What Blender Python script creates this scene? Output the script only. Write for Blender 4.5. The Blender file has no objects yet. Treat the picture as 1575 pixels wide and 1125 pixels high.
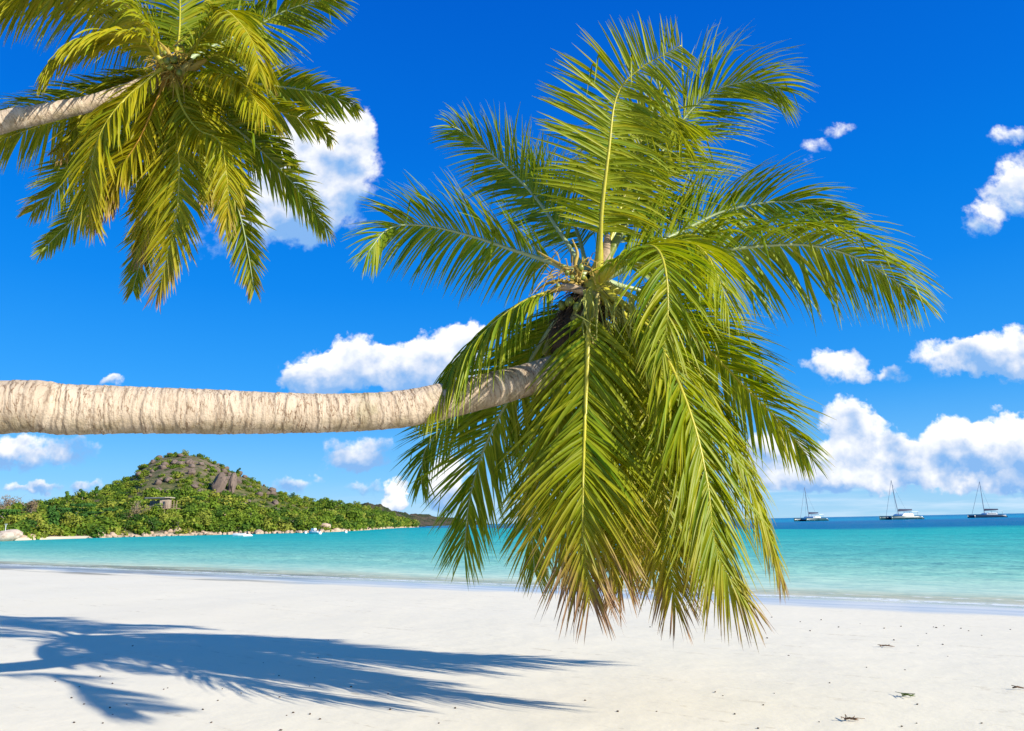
import bpy, math, random
import numpy as np
from mathutils import Vector, Matrix, noise
R = random.Random(7)
C = bpy.context.scene.collection
sc = bpy.context.scene
# ------------------------------------------------------------------ camera
F = 1137.0; CX, CY = 787.5, 562.5; CAMH = 1.7
roll = math.atan(0.02); pitch = math.atan(242.7 * math.cos(roll) / F)
fwd = Vector((0, math.cos(pitch), math.sin(pitch)))
up0 = Vector((0, -math.sin(pitch), math.cos(pitch))); X0 = Vector((1, 0, 0))
right = X0 * math.cos(roll) - up0 * math.sin(roll)
up = X0 * math.sin(roll) + up0 * math.cos(roll)
CAM = Vector((0, 0, CAMH))
cam = bpy.data.objects.new('camera', bpy.data.cameras.new('camera'))
C.objects.link(cam); sc.camera = cam
cam.data.sensor_width = 36; cam.data.lens = 36 * F / 1575; cam.data.clip_end = 30000; cam.data.clip_start = 0.05
m = Matrix((right, up, -fwd)).transposed().to_4x4(); m.translation = CAM
cam.matrix_world = m

def ray(x, y):
    return fwd + right * ((x - CX) / F) + up * ((CY - y) / F)
def px(x, y, Y):
    d = ray(x, y); return CAM + d * (Y / d.y)
def gp(x, y, z=0.0):
    d = ray(x, y); return CAM + d * ((z - CAMH) / d.z)
def proj(P):
    v = P - CAM; dd = v.dot(fwd)
    return CX + F * v.dot(right) / dd, CY - F * v.dot(up) / dd

# ------------------------------------------------------------------ helpers
def tag(o, label=None, cat=None, group=None, kind=None):
    if label: o['label'] = label
    if cat: o['category'] = cat
    if group: o['group'] = group
    if kind: o['kind'] = kind
    return o
def empty(name, loc=(0, 0, 0), rz=0):
    o = bpy.data.objects.new(name, None); C.objects.link(o)
    o.location = loc; o.rotation_euler = (0, 0, rz); o.empty_display_size = 0.1
    return o
def mesh_obj(name, me, parent=None):
    o = bpy.data.objects.new(name, me); C.objects.link(o)
    if parent: o.parent = parent
    return o
class MB:
    def __init__(s): s.v = []; s.f = []; s.a = {}
    def add(s, verts, faces):
        b = len(s.v); s.v += [tuple(v) for v in verts]; s.f += [tuple(i + b for i in f) for f in faces]
    def box(s, c, d, M=None):
        x, y, z = [k / 2 for k in d]
        vs = [Vector((sx * x, sy * y, sz * z)) for sx in (-1, 1) for sy in (-1, 1) for sz in (-1, 1)]
        if M: vs = [M @ v for v in vs]
        s.add([v + Vector(c) for v in vs], [(0, 1, 3, 2), (4, 6, 7, 5), (0, 4, 5, 1), (2, 3, 7, 6), (0, 2, 6, 4), (1, 5, 7, 3)])
    def tube(s, pts, rads, n=8, cap=True):
        pts = [Vector(p) for p in pts]; rings = []
        ref = Vector((0.13, 0.31, 1))
        for i, p in enumerate(pts):
            t = (pts[min(i + 1, len(pts) - 1)] - pts[max(i - 1, 0)]).normalized()
            a = t.cross(ref)
            if a.length < 1e-4: a = t.cross(Vector((1, 0, 0)))
            a.normalize(); b = t.cross(a)
            r = rads[i] if hasattr(rads, '__len__') else rads
            rings.append([p + (a * math.cos(2 * math.pi * k / n) + b * math.sin(2 * math.pi * k / n)) * r for k in range(n)])
        vs = [v for r in rings for v in r]; fs = []
        for i in range(len(pts) - 1):
            for k in range(n):
                k2 = (k + 1) % n
                fs.append((i * n + k, i * n + k2, (i + 1) * n + k2, (i + 1) * n + k))
        if cap:
            fs.append(tuple(range(n - 1, -1, -1))); fs.append(tuple((len(pts) - 1) * n + k for k in range(n)))
        s.add(vs, fs)
    def build(s, name, mat, parent=None, smooth=False, attrs=None):
        me = bpy.data.meshes.new(name); me.from_pydata(s.v, [], s.f); me.materials.append(mat)
        if smooth: me.polygons.foreach_set('use_smooth', [True] * len(me.polygons))
        if attrs:
            for k, vals in attrs.items():
                at = me.attributes.new(k, 'FLOAT', 'POINT'); at.data.foreach_set('value', np.asarray(vals, dtype=np.float32))
        me.update()
        return mesh_obj(name, me, parent)
def np_mesh(name, V, Fq, mat, attrs=None, smooth=False, parent=None, link=True):
    me = bpy.data.meshes.new(name)
    V = np.asarray(V, dtype=np.float32); Fq = np.asarray(Fq, dtype=np.int32); k = Fq.shape[1]
    me.vertices.add(len(V)); me.vertices.foreach_set('co', V.ravel())
    me.loops.add(Fq.size); me.loops.foreach_set('vertex_index', Fq.ravel())
    me.polygons.add(len(Fq)); me.polygons.foreach_set('loop_start', np.arange(0, Fq.size, k, dtype=np.int32))
    if smooth: me.polygons.foreach_set('use_smooth', np.ones(len(Fq), dtype=bool))
    if attrs:
        for n_, vals in attrs.items():
            at = me.attributes.new(n_, 'FLOAT', 'POINT'); at.data.foreach_set('value', np.asarray(vals, dtype=np.float32))
    me.materials.append(mat); me.update(calc_edges=True); me.validate()
    return mesh_obj(name, me, parent) if link else me

# ------------------------------------------------------------------ node helper
class NT:
    def __init__(s, tree): s.t = tree; s.n = tree.nodes; s.l = tree.links; s.n.clear()
    def new(s, typ, **kw):
        nd = s.n.new(typ)
        for k, v in kw.items(): setattr(nd, k, v)
        return nd
    def put(s, sock, v):
        if hasattr(v, 'is_output') or isinstance(v, bpy.types.NodeSocket): s.l.new(v, sock)
        elif v is not None:
            if isinstance(v, tuple) and len(v) == 3 and sock.type == 'RGBA': v = v + (1,)
            sock.default_value = v
    def math(s, op, a, b=None, c=None, clamp=False):
        nd = s.new('ShaderNodeMath', operation=op); nd.use_clamp = clamp
        s.put(nd.inputs[0], a)
        if b is not None: s.put(nd.inputs[1], b)
        if c is not None: s.put(nd.inputs[2], c)
        return nd.outputs[0]
    def vmath(s, op, a, b=None, out=0):
        nd = s.new('ShaderNodeVectorMath', operation=op); s.put(nd.inputs[0], a)
        if b is not None: s.put(nd.inputs[1], b)
        return nd.outputs[out]
    def map(s, v, a, b, c=0.0, d=1.0, smooth=True):
        nd = s.new('ShaderNodeMapRange'); nd.interpolation_type = 'SMOOTHSTEP' if smooth else 'LINEAR'
        for i, x in enumerate((v, a, b, c, d)): s.put(nd.inputs[i], x)
        return nd.outputs[0]
    def mix(s, f, a, b, blend='MIX'):
        nd = s.new('ShaderNodeMix', data_type='RGBA', blend_type=blend)
        s.put(nd.inputs[0], f); s.put(nd.inputs[6], a); s.put(nd.inputs[7], b)
        return nd.outputs[2]
    def noise(s, vec, scale, detail=3, rough=0.5, col=False, dist=0.0):
        nd = s.new('ShaderNodeTexNoise'); s.put(nd.inputs['Vector'], vec)
        nd.inputs['Scale'].default_value = scale; nd.inputs['Detail'].default_value = detail
        nd.inputs['Roughness'].default_value = rough; nd.inputs['Distortion'].default_value = dist
        return nd.outputs['Color' if col else 'Fac']
    def ramp(s, fac, stops, interp='LINEAR'):
        nd = s.new('ShaderNodeValToRGB'); cr = nd.color_ramp; cr.interpolation = interp
        while len(cr.elements) < len(stops): cr.elements.new(0.5)
        for e, (p, c) in zip(cr.elements, stops):
            e.position = p; e.color = tuple(c) + ((1,) if len(c) == 3 else ())
        s.put(nd.inputs[0], fac); return nd.outputs[0]
    def attr(s, name, out='Fac'):
        return s.new('ShaderNodeAttribute', attribute_name=name).outputs[out]
    def pos(s): return s.new('ShaderNodeNewGeometry').outputs['Position']
    def objco(s): return s.new('ShaderNodeTexCoord').outputs['Object']
    def sep(s, v):
        nd = s.new('ShaderNodeSeparateXYZ'); s.put(nd.inputs[0], v); return nd.outputs
    def comb(s, x, y, z):
        nd = s.new('ShaderNodeCombineXYZ')
        for i, v in enumerate((x, y, z)): s.put(nd.inputs[i], v)
        return nd.outputs[0]
    def bump(s, h, strength=0.3, dist=0.02):
        nd = s.new('ShaderNodeBump'); s.put(nd.inputs['Height'], h)
        nd.inputs['Strength'].default_value = strength; nd.inputs['Distance'].default_value = dist
        return nd.outputs[0]
    def principled(s, col, rough=0.7, spec=0.3, normal=None, **kw):
        nd = s.new('ShaderNodeBsdfPrincipled')
        s.put(nd.inputs['Base Color'], col); s.put(nd.inputs['Roughness'], rough); s.put(nd.inputs['Specular IOR Level'], spec)
        if normal is not None: s.put(nd.inputs['Normal'], normal)
        return nd.outputs[0]
    def mixsh(s, f, a, b):
        nd = s.new('ShaderNodeMixShader'); s.put(nd.inputs[0], f); s.l.new(a, nd.inputs[1]); s.l.new(b, nd.inputs[2]); return nd.outputs[0]
    def out(s, sh):
        nd = s.new('ShaderNodeOutputMaterial'); s.l.new(sh, nd.inputs[0])
def material(name):
    mt = bpy.data.materials.new(name); mt.use_nodes = True
    return mt, NT(mt.node_tree)
def simple_mat(name, col, rough=0.6, var=0.25, scale=6.0, spec=0.3, bump=0.15):
    mt, n = material(name); co = n.objco()
    f = n.noise(co, scale, 5, 0.6)
    c = n.mix(f, tuple(k * (1 - var) for k in col), tuple(min(1, k * (1 + var)) for k in col))
    n.out(n.principled(c, rough, spec, n.bump(n.noise(co, scale * 4, 4), bump, 0.02)))
    return mt

# ------------------------------------------------------------------ light
SUN_A, SUN_B = 1.9, 1.2                # a thing one metre up throws its shadow 1.9 m left and 1.2 m away
SUN_AZ = math.atan2(SUN_A, -SUN_B); SUN_EL = math.atan(1 / math.hypot(SUN_A, SUN_B))    # azimuth measured from +Y towards +X
S = Vector((math.sin(SUN_AZ) * math.cos(SUN_EL), math.cos(SUN_AZ) * math.cos(SUN_EL), math.sin(SUN_EL)))
sun = bpy.data.objects.new('sun', bpy.data.lights.new('sun', 'SUN')); C.objects.link(sun)
sun.data.energy = 5.0; sun.data.angle = math.radians(0.5); sun.data.color = (1, 0.94, 0.84)
sun.rotation_euler = (-S).to_track_quat('-Z', 'Y').to_euler()

# ------------------------------------------------------------------ sky with clouds (by direction, at infinity)
W = bpy.data.worlds.new('World'); sc.world = W; W.use_nodes = True
n = NT(W.node_tree)
dirv = n.new('ShaderNodeTexCoord').outputs['Generated']
sky = n.new('ShaderNodeTexSky', sky_type='NISHITA'); sky.sun_disc = False
sky.sun_elevation = SUN_EL; sky.sun_rotation = SUN_AZ
sky.air_density = 1.0; sky.dust_density = 0.2; sky.ozone_density = 2.5
hs = n.new('ShaderNodeHueSaturation'); hs.inputs['Hue'].default_value = 0.5; hs.inputs['Saturation'].default_value = 1.5; hs.inputs['Value'].default_value = 1.0
n.put(hs.inputs['Color'], sky.outputs[0])
dx, dy, dz = n.sep(dirv)
clear = n.ramp(dz, [(0.0, (2.1, 4.3, 6.4)), (0.06, (0.85, 3.2, 6.3)), (0.16, (0.12, 2.15, 6.1)), (0.30, (0.02, 1.50, 5.6)), (0.48, (0.01, 1.00, 4.9)), (0.62, (0.005, 0.74, 4.3)), (0.75, (0.15, 1.1, 3.6)), (1, (0.5, 1.5, 3.2))])
skyc = n.mix(0.85, hs.outputs[0], clear)
dys = n.math('MAXIMUM', dy, 0.05)
u = n.math('DIVIDE', dx, dys); v = n.math('DIVIDE', dz, dys)
p = n.comb(u, v, 0.0)
wn = n.vmath('SUBTRACT', n.noise(p, 16.0, 4, 0.6, True), (0.5, 0.5, 0.5))
wn2 = n.vmath('SUBTRACT', n.noise(p, 60.0, 4, 0.6, True), (0.5, 0.5, 0.5))
nd = n.new('ShaderNodeVectorMath', operation='SCALE'); n.put(nd.inputs[0], wn); nd.inputs['Scale'].default_value = 0.055
nd2 = n.new('ShaderNodeVectorMath', operation='SCALE'); n.put(nd2.inputs[0], wn2); nd2.inputs['Scale'].default_value = 0.022
pw = n.vmath('ADD', n.vmath('ADD', p, nd.outputs[0]), nd2.outputs[0])
CL = [  # px, py, rx, ry, weight
 (488, 262, 105, 130, 1.15), (450, 310, 90, 85, 0.9), (535, 210, 50, 70, 0.7), (350, 370, 90, 45, 0.35),
 (530, 568, 105, 42, 1.1), (545, 540, 45, 36, 0.9), (640, 565, 110, 46, 1.1), (695, 535, 62, 44, 1.0), (720, 515, 30, 30, 0.7), (480, 580, 60, 30, 0.8),
 (168, 588, 22, 12, 0.8), (70, 697, 85, 26, 0.65), (0, 690, 45, 22, 0.55), (555, 693, 70, 28, 0.7), (455, 742, 45, 16, 0.6), (540, 712, 60, 18, 0.5), (560, 745, 40, 12, 0.4),
 (603, 762, 24, 24, 1.1), (617, 772, 20, 14, 0.9), (685, 748, 36, 46, 1.1), (60, 752, 32, 12, 0.7), (130, 752, 32, 13, 0.7), (18, 748, 20, 12, 0.6),
 (1285, 196, 38, 17, 0.5), (1252, 222, 32, 20, 0.5), (1240, 245, 20, 12, 0.4), (1560, 205, 45, 22, 0.5), (1552, 300, 55, 45, 0.7), (1512, 338, 42, 28, 0.6), (1575, 260, 50, 40, 0.5),
 (1495, 548, 92, 30, 0.9), (1555, 535, 70, 38, 0.9), (1545, 568, 60, 18, 0.6), (1287, 564, 56, 28, 0.9), (1378, 577, 36, 14, 0.5), (1550, 645, 34, 12, 0.4), (1525, 630, 14, 8, 0.5),
 (1305, 655, 44, 46, 1.2), (1340, 692, 75, 46, 1.1), (1415, 712, 75, 34, 0.9), (1475, 685, 60, 44, 1.2), (1545, 700, 70, 50, 1.1), (1600, 690, 60, 60, 1.0), (1215, 712, 85, 44, 0.75), (1180, 690, 50, 40, 0.6), (1290, 738, 120, 24, 0.65), (1430, 742, 150, 20, 0.55), (1560, 745, 110, 20, 0.55),
]
M = None; T = None
for (x, y, rx, ry, w) in CL:
    bias = -0.02 if y < 400 and x < 700 else (-0.25 if x < 600 and y > 650 else 0.05)
    d = ray(x, y); cu, cv = d.x / d.y, d.z / d.y
    k = 1.12 / F * math.hypot(1, cu * 0.5)
    q = n.vmath('MULTIPLY', n.vmath('SUBTRACT', pw, (cu, cv, 0)), (1 / (rx * k), 1 / (ry * k), 0))
    r2 = n.vmath('DOT_PRODUCT', q, q, 1)
    mk = n.math('MULTIPLY', n.math('SUBTRACT', 1.0, r2, clamp=True), w)
    qy = n.sep(q)[1]
    tt = n.math('MULTIPLY', mk, n.math('ADD', qy, bias))
    M = mk if M is None else n.math('ADD', M, mk)
    T = tt if T is None else n.math('ADD', T, tt)
fb = n.noise(p, 34.0, 7, 0.62)
fb2 = n.noise(p, 90.0, 5, 0.6)
dens = n.math('ADD', M, n.math('ADD', n.math('MULTIPLY', n.math('SUBTRACT', fb, 0.5), 1.25), n.math('MULTIPLY', n.math('SUBTRACT', fb2, 0.5), 0.2)))
frontm = n.map(dy, 0.02, 0.12)
Mgate = n.map(M, 0.02, 0.2)
alpha = n.math('MULTIPLY', n.math('MULTIPLY', n.map(dens, 0.2, 0.72), Mgate), frontm)
shade = n.math('DIVIDE', T, n.math('ADD', M, 0.15))
def low(off): return n.noise(n.vmath('ADD', p, off), 15.0, 5, 0.5)
emb = n.math('SUBTRACT', low((0, 0, 0)), low((0.010, 0.016, 0)))
shade = n.math('ADD', shade, n.math('MULTIPLY', emb, 2.6))
shade = n.math('ADD', shade, n.math('MULTIPLY', n.math('SUBTRACT', fb2, 0.5), 0.15))
shade = n.map(shade, -0.52, 0.46, smooth=False)
ccol = n.ramp(shade, [(0, (1.6, 3.1, 5.6)), (0.3, (3.1, 4.1, 5.8)), (0.58, (5.0, 5.4, 6.2)), (0.85, (6.6, 6.7, 6.9)), (1, (7.3, 7.3, 7.3))])
# thin band of far cloud close to the horizon
band = n.noise(n.comb(n.math('MULTIPLY', u, 5.0), n.math('MULTIPLY', v, 60.0), 3.0), 1.0, 5, 0.6)
hb = n.math('MULTIPLY', n.math('MULTIPLY', n.map(band, 0.42, 0.7), n.map(v, 0.065, 0.03)), n.math('MULTIPLY', frontm, n.map(u, -0.2, 0.35, 0.35, 0.8)))
sk1 = n.mix(n.math('MULTIPLY', hb, 0.75), skyc, (4.6, 5.6, 6.6))
fin = n.mix(n.math('MULTIPLY', alpha, 0.96), sk1, ccol)
bg = n.new('ShaderNodeBackground'); n.put(bg.inputs[0], fin); bg.inputs[1].default_value = 0.1
wo = n.new('ShaderNodeOutputWorld'); n.l.new(bg.outputs[0], wo.inputs[0])

# ------------------------------------------------------------------ shore geometry
def shore_u(x, y):           # signed distance to the waterline, positive out to sea
    return (y - 20.9 + 0.737 * x) / 1.242
def sand_z(x, y):
    uu = shore_u(x, y)
    z = -0.028 * uu if uu > -6 else 0.168 + (1 - math.exp((uu + 6) * 0.15)) * 0.06
    z = max(z, -2.5)
    z += (noise.noise(Vector((x * 0.22, y * 0.22, 1.3))) * 0.030 + noise.noise(Vector((x * 0.8, y * 0.8, 4.3))) * 0.010) * min(1, max(0.15, -uu / 3))
    if uu < -2: z += abs(noise.noise(Vector((x * 3.1, y * 3.1, 9.3)))) * 0.012 * min(1, (-uu - 2) / 3)
    return z
def ground_at(x, y):
    P = gp(x, y, 0.1)
    for _ in range(4): P = gp(x, y, sand_z(P.x, P.y))
    return P

# u as a node expression
def node_u(n):
    x, y, z = n.sep(n.pos())
    return n.math('DIVIDE', n.math('ADD', n.math('SUBTRACT', y, 20.9), n.math('MULTIPLY', x, 0.737)), 1.242), x, y, z
# coordinates along / across the shore, for streaks
def node_shore(n):
    uu, x, y, z = node_u(n)
    al = n.math('DIVIDE', n.math('SUBTRACT', x, n.math('MULTIPLY', y, 0.737)), 1.242)
    return uu, al, x, y

mt_sand, n = material('white_sand')
uu, al, x, y = node_shore(n)
P = n.pos()
base = n.mix(n.noise(P, 0.35, 4, 0.6), (0.81, 0.735, 0.555), (0.88, 0.80, 0.62))
base = n.mix(n.math('MULTIPLY', n.noise(P, 60, 3, 0.7), 0.25), base, (0.62, 0.56, 0.42))
# faint tide lines of fine debris
st = n.noise(n.comb(n.math('MULTIPLY', al, 0.5), n.math('MULTIPLY', uu, 4.5), 0.0), 1.0, 6, 0.7)
base = n.mix(n.math('MULTIPLY', n.map(st, 0.55, 0.68), n.math('MULTIPLY', n.map(n.noise(P, 9, 4, 0.7), 0.46, 0.62), 0.5)), base, (0.42, 0.34, 0.22))
un = n.math('ADD', uu, n.math('MULTIPLY', n.math('SUBTRACT', n.noise(n.comb(n.math('MULTIPLY', al, 0.25), n.math('MULTIPLY', uu, 0.6), 0), 1.0, 3), 0.5), 2.2))
wet = n.map(un, -2.2, -1.2)
streak = n.noise(n.comb(n.math('MULTIPLY', al, 0.22), n.math('MULTIPLY', uu, 1.7), 5.0), 1.0, 4, 0.55)
wetcol = n.mix(n.map(streak, 0.35, 0.65), (0.56, 0.57, 0.50), (0.70, 0.69, 0.60))
# dark weed lying in the wash at the far left end
leftm = n.map(al, -17, -24)
weed = n.math('MULTIPLY', n.map(n.noise(n.comb(n.math('MULTIPLY', al, 0.10), n.math('MULTIPLY', uu, 0.9), 2.0), 1.0, 4, 0.6), 0.44, 0.56), n.math('MULTIPLY', leftm, n.math('MULTIPLY', n.map(uu, -3.2, -2.2), n.map(uu, 2.5, 1.0))))
col = n.mix(wet, base, wetcol)
col = n.mix(n.math('MULTIPLY', weed, 0.85), col, (0.24, 0.23, 0.18))
bh = n.math('ADD', n.math('MULTIPLY', n.noise(P, 5, 5, 0.6), 0.6), n.math('MULTIPLY', n.noise(n.comb(n.math('MULTIPLY', al, 0.5), n.math('MULTIPLY', uu, 3.0), 1.0), 1.0, 4), 1.3))
bmp = n.bump(n.math('MULTIPLY', bh, n.math('SUBTRACT', 1.0, n.math('MULTIPLY', wet, 0.9))), 0.35, 0.03)
dry = n.principled(col, 0.95, 0.1, bmp)
gl = n.new('ShaderNodeBsdfGlossy'); gl.inputs['Color'].default_value = (0.9, 0.93, 1, 1); gl.inputs['Roughness'].default_value = 0.22
n.out(n.mixsh(n.math('MULTIPLY', wet, n.map(streak, 0.3, 0.7, 0.45, 0.2)), dry, gl.outputs[0]))

def axis(lo, hi, c, fine, grow):
    pos = [c]; s = fine
    while pos[-1] < hi: pos.append(pos[-1] + s); s *= grow
    neg = []; s = fine; q = c
    while q > lo: q -= s; neg.append(q); s *= grow
    return neg[::-1] + pos
def heightgrid(name, xs, ys, zf, mat):
    V = [(x, y, zf(x, y)) for y in ys for x in xs]; nx = len(xs)
    Fq = [(j * nx + i, j * nx + i + 1, (j + 1) * nx + i + 1, (j + 1) * nx + i) for j in range(len(ys) - 1) for i in range(nx - 1)]
    return np_mesh(name, V, Fq, mat, smooth=True)
o = heightgrid('sand', axis(-400, 400, 0, 0.10, 1.025), axis(-60, 420, 8, 0.08, 1.022), sand_z, mt_sand)
tag(o, kind='structure')

# ------------------------------------------------------------------ water
mt_w, n = material('sea_water')
uu, al, x, y = node_shore(n)
P = n.pos()
wob = n.math('MULTIPLY', n.math('SUBTRACT', n.noise(n.comb(n.math('MULTIPLY', al, 0.03), n.math('MULTIPLY', uu, 0.10), 0), 1.0, 4), 0.5), 1.0)
lu = n.math('ADD', n.math('LOGARITHM', n.math('MAXIMUM', n.math('ADD', uu, 1.0), 1.0), 10.0), n.math('MULTIPLY', wob, 0.22))
lu = n.math('DIVIDE', lu, 2.5)      # 0 at the edge, 1 at ~315 m
shal = n.ramp(lu, [(0.0, (0.86, 0.82, 0.63)), (0.12, (0.80, 0.79, 0.54)), (0.25, (0.52, 0.70, 0.52)), (0.40, (0.30, 0.62, 0.47)), (0.55, (0.115, 0.50, 0.42)), (0.70, (0.035, 0.44, 0.40)), (0.85, (0.0, 0.39, 0.375)), (1.0, (0.0, 0.34, 0.36))])
bx = n.math('MULTIPLY', n.math('MAXIMUM', n.math('SUBTRACT', 45.0, x), 0.0), 3.8)
deep = n.math('SUBTRACT', y, n.math('ADD', bx, n.math('ADD', 100.0, n.math('MULTIPLY', n.math('SUBTRACT', n.noise(P, 0.02, 4), 0.5), 40.0))))
blue = n.ramp(n.map(deep, 60, 900, smooth=False), [(0, (0.005, 0.17, 0.33)), (0.10, (0.01, 0.16, 0.34)), (0.25, (0.0, 0.27, 0.45)), (1, (0.0, 0.20, 0.38))])
col = n.mix(n.map(deep, -8, 14), shal, blue)
wl = n.math('MULTIPLY', n.map(n.noise(n.comb(n.math('MULTIPLY', al, 0.10), n.math('MULTIPLY', uu, 0.9), 2.0), 1.0, 4, 0.6), 0.42, 0.56), n.math('MULTIPLY', n.map(al, -17, -24), n.map(uu, 4.5, 1.5)))
col = n.mix(n.math('MULTIPLY', wl, 0.8), col, (0.27, 0.28, 0.21))
# soft darker and lighter patches of the bottom
patch = n.noise(n.comb(n.math('MULTIPLY', al, 0.05), n.math('MULTIPLY', uu, 0.22), 7.0), 1.0, 4, 0.55)
col = n.mix(n.map(patch, 0.3, 0.7), n.mix(1.0, col, (0.8, 0.9, 0.95), 'MULTIPLY'), n.mix(1.0, col, (1.12, 1.06, 1.04), 'MULTIPLY'))
rip = n.noise(n.comb(n.math('MULTIPLY', al, 0.8), n.math('MULTIPLY', uu, 1.7), 4.0), 1.0, 6, 0.72)
col = n.mix(n.map(rip, 0.36, 0.62), n.mix(1.0, col, (0.80, 0.88, 0.91), 'MULTIPLY'), n.mix(1.0, col, (1.16, 1.08, 1.07), 'MULTIPLY'))  # light and dark sides of small ripples painted into the water colour
rp = n.noise(n.comb(n.math('MULTIPLY', al, 0.9), n.math('MULTIPLY', uu, 2.4), 0.0), 1.0, 6, 0.68)
rp2 = n.noise(n.comb(n.math('MULTIPLY', al, 0.22), n.math('MULTIPLY', uu, 0.5), 0.0), 1.0, 5, 0.65)
hh = n.math('ADD', n.math('MULTIPLY', rp, 0.09), n.math('MULTIPLY', rp2, 0.30))
hh = n.math('MULTIPLY', hh, n.map(uu, 0.5, 14.0, 0.12, 1.0))
bmp = n.bump(hh, 1.0, 1.6)
df = n.new('ShaderNodeBsdfDiffuse'); n.put(df.inputs[0], col); n.put(df.inputs['Normal'], bmp)
gl = n.new('ShaderNodeBsdfGlossy'); gl.inputs['Color'].default_value = (0.85, 0.95, 1, 1); gl.inputs['Roughness'].default_value = 0.12; n.put(gl.inputs['Normal'], bmp)
lw = n.new('ShaderNodeLayerWeight'); lw.inputs[0].default_value = 0.25; n.put(lw.inputs['Normal'], bmp)
wat = n.mixsh(n.map(lw.outputs['Facing'], 0.3, 1.0, 0.03, 0.15), df.outputs[0], gl.outputs[0])
tr = n.new('ShaderNodeBsdfTransparent'); tr.inputs[0].default_value = (0.93, 0.98, 0.97, 1)
edge = n.math('ADD', uu, n.math('MULTIPLY', n.math('SUBTRACT', n.noise(n.comb(n.math('MULTIPLY', al, 0.8), n.math('MULTIPLY', uu, 0.8), 0), 1.0, 4), 0.5), 0.7))
vis = n.map(edge, -0.2, 3.0, 0.15, 0.98)
w2 = n.mixsh(vis, tr.outputs[0], wat)
fo = n.principled((0.9, 0.92, 0.92), 0.7, 0.3)
fl = n.math('MULTIPLY', n.map(n.math('ABSOLUTE', n.math('SUBTRACT', edge, 0.55)), 0.22, 0.03), n.map(n.noise(P, 3.5, 5, 0.7), 0.38, 0.55))
fl2 = n.math('MULTIPLY', n.map(n.math('ABSOLUTE', n.math('SUBTRACT', edge, 1.5)), 0.12, 0.02), n.map(n.noise(P, 2.0, 5, 0.7), 0.48, 0.62))
n.out(n.mixsh(n.math('MULTIPLY', n.math('ADD', fl, fl2, clamp=True), 0.6), w2, fo))
# a sheet in shore coordinates, finely divided near the edge, with low swells
def water_v(u_, a_):
    # u_ across, a_ along ; invert: u=(y-20.9+.737x)/1.242 , a=(x-.737y)/1.242
    s = u_ * 1.242 + 20.9; t = a_ * 1.242
    x_ = (t + 0.737 * s) / (1 + 0.737 ** 2); y_ = s - 0.737 * x_
    z = 0.0
    if u_ < 60:
        k = min(1, max(0, u_ / 2))
        z += 0.03 * k * noise.noise(Vector((a_ * 0.12, u_ * 0.55, 0)))
        z += 0.025 * math.exp(-((u_ - 0.9 - 0.5 * noise.noise(Vector((a_ * 0.1, 3, 0)))) / 0.28) ** 2) * (0.6 + 0.4 * noise.noise(Vector((a_ * 0.3, 0, 5))))
    return (x_, y_, z)
us = [-1.5 + 0.12 * i for i in range(40)]; s = 0.13
while us[-1] < 14000: us.append(us[-1] + s); s *= 1.06
as_ = axis(-14000, 14000, -12, 0.45, 1.045)
V = [water_v(a, b) for a in us for b in as_]; nx = len(as_)
o = np_mesh('sea', V, [(j * nx + i, j * nx + i + 1, (j + 1) * nx + i + 1, (j + 1) * nx + i) for j in range(len(us) - 1) for i in range(nx - 1)], mt_w, smooth=True)
tag(o, kind='structure')

# ------------------------------------------------------------------ palm materials
def leaf_mat(name, hue):
    mt, n = material(name)
    dry = n.attr('dry'); yel = n.attr('yel'); rnd = n.attr('rnd')
    g = n.mix(rnd, (0.060 * hue, 0.150, 0.004), (0.145 * hue, 0.255, 0.006))
    c = n.mix(n.math('MULTIPLY', yel, 1.0, clamp=True), g, n.mix(rnd, (0.29, 0.32, 0.006), (0.46, 0.40 / hue ** .6, 0.012)))
    fine = n.noise(n.objco(), 22, 4, 0.7)
    c = n.mix(n.map(fine, 0.35, 0.75, 0.0, 0.35), c, n.mix(1.0, c, (1.5, 1.25, 0.9), 'MULTIPLY'))
    dd = n.map(n.math('ADD', dry, n.math('MULTIPLY', n.math('SUBTRACT', fine, 0.5), 0.7)), 0.25, 0.75)
    c = n.mix(n.math('MULTIPLY', n.map(dry, 0.05, 0.45), 0.6), c, (0.36, 0.25, 0.02))
    c = n.mix(dd, c, n.mix(rnd, (0.16, 0.075, 0.03), (0.34, 0.21, 0.11)))
    ps = n.principled(c, 0.46, 0.25, n.bump(fine, 0.1, 0.01))
    tl = n.new('ShaderNodeBsdfTranslucent'); n.put(tl.inputs[0], n.mix(1.0, c, (1.9, 1.7, 0.6), 'MULTIPLY'))
    n.out(n.mixsh(n.math('SUBTRACT', 0.33, n.math('MULTIPLY', dd, 0.25)), ps, tl.outputs[0]))
    return mt
M_leaf = leaf_mat('palm_leaf', 1.0); M_leaf2 = leaf_mat('palm_leaf_weathered', 1.3)
M_ribY = simple_mat('midrib_yellow', (0.40, 0.36, 0.03), 0.4, 0.25, 9, 0.4)
M_ribG = simple_mat('midrib_pale', (0.30, 0.36, 0.17), 0.4, 0.2, 9, 0.4)
M_ribO = simple_mat('midrib_orange', (0.48, 0.26, 0.04), 0.5, 0.3, 9, 0.3)
M_fib = simple_mat('palm_fibre', (0.075, 0.050, 0.032), 0.95, 0.6, 14, 0.1, 0.6)
M_bas = simple_mat('petiole_base', (0.30, 0.25, 0.07), 0.6, 0.45, 7, 0.3, 0.3)
M_nut = simple_mat('green_coconut', (0.17, 0.20, 0.025), 0.35, 0.3, 5, 0.5)
M_inf = simple_mat('flower_stalk', (0.36, 0.25, 0.045), 0.6, 0.4, 10, 0.3)
M_husk = simple_mat('dry_sheath', (0.40, 0.29, 0.18), 0.85, 0.4, 9, 0.2, 0.4)

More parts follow.
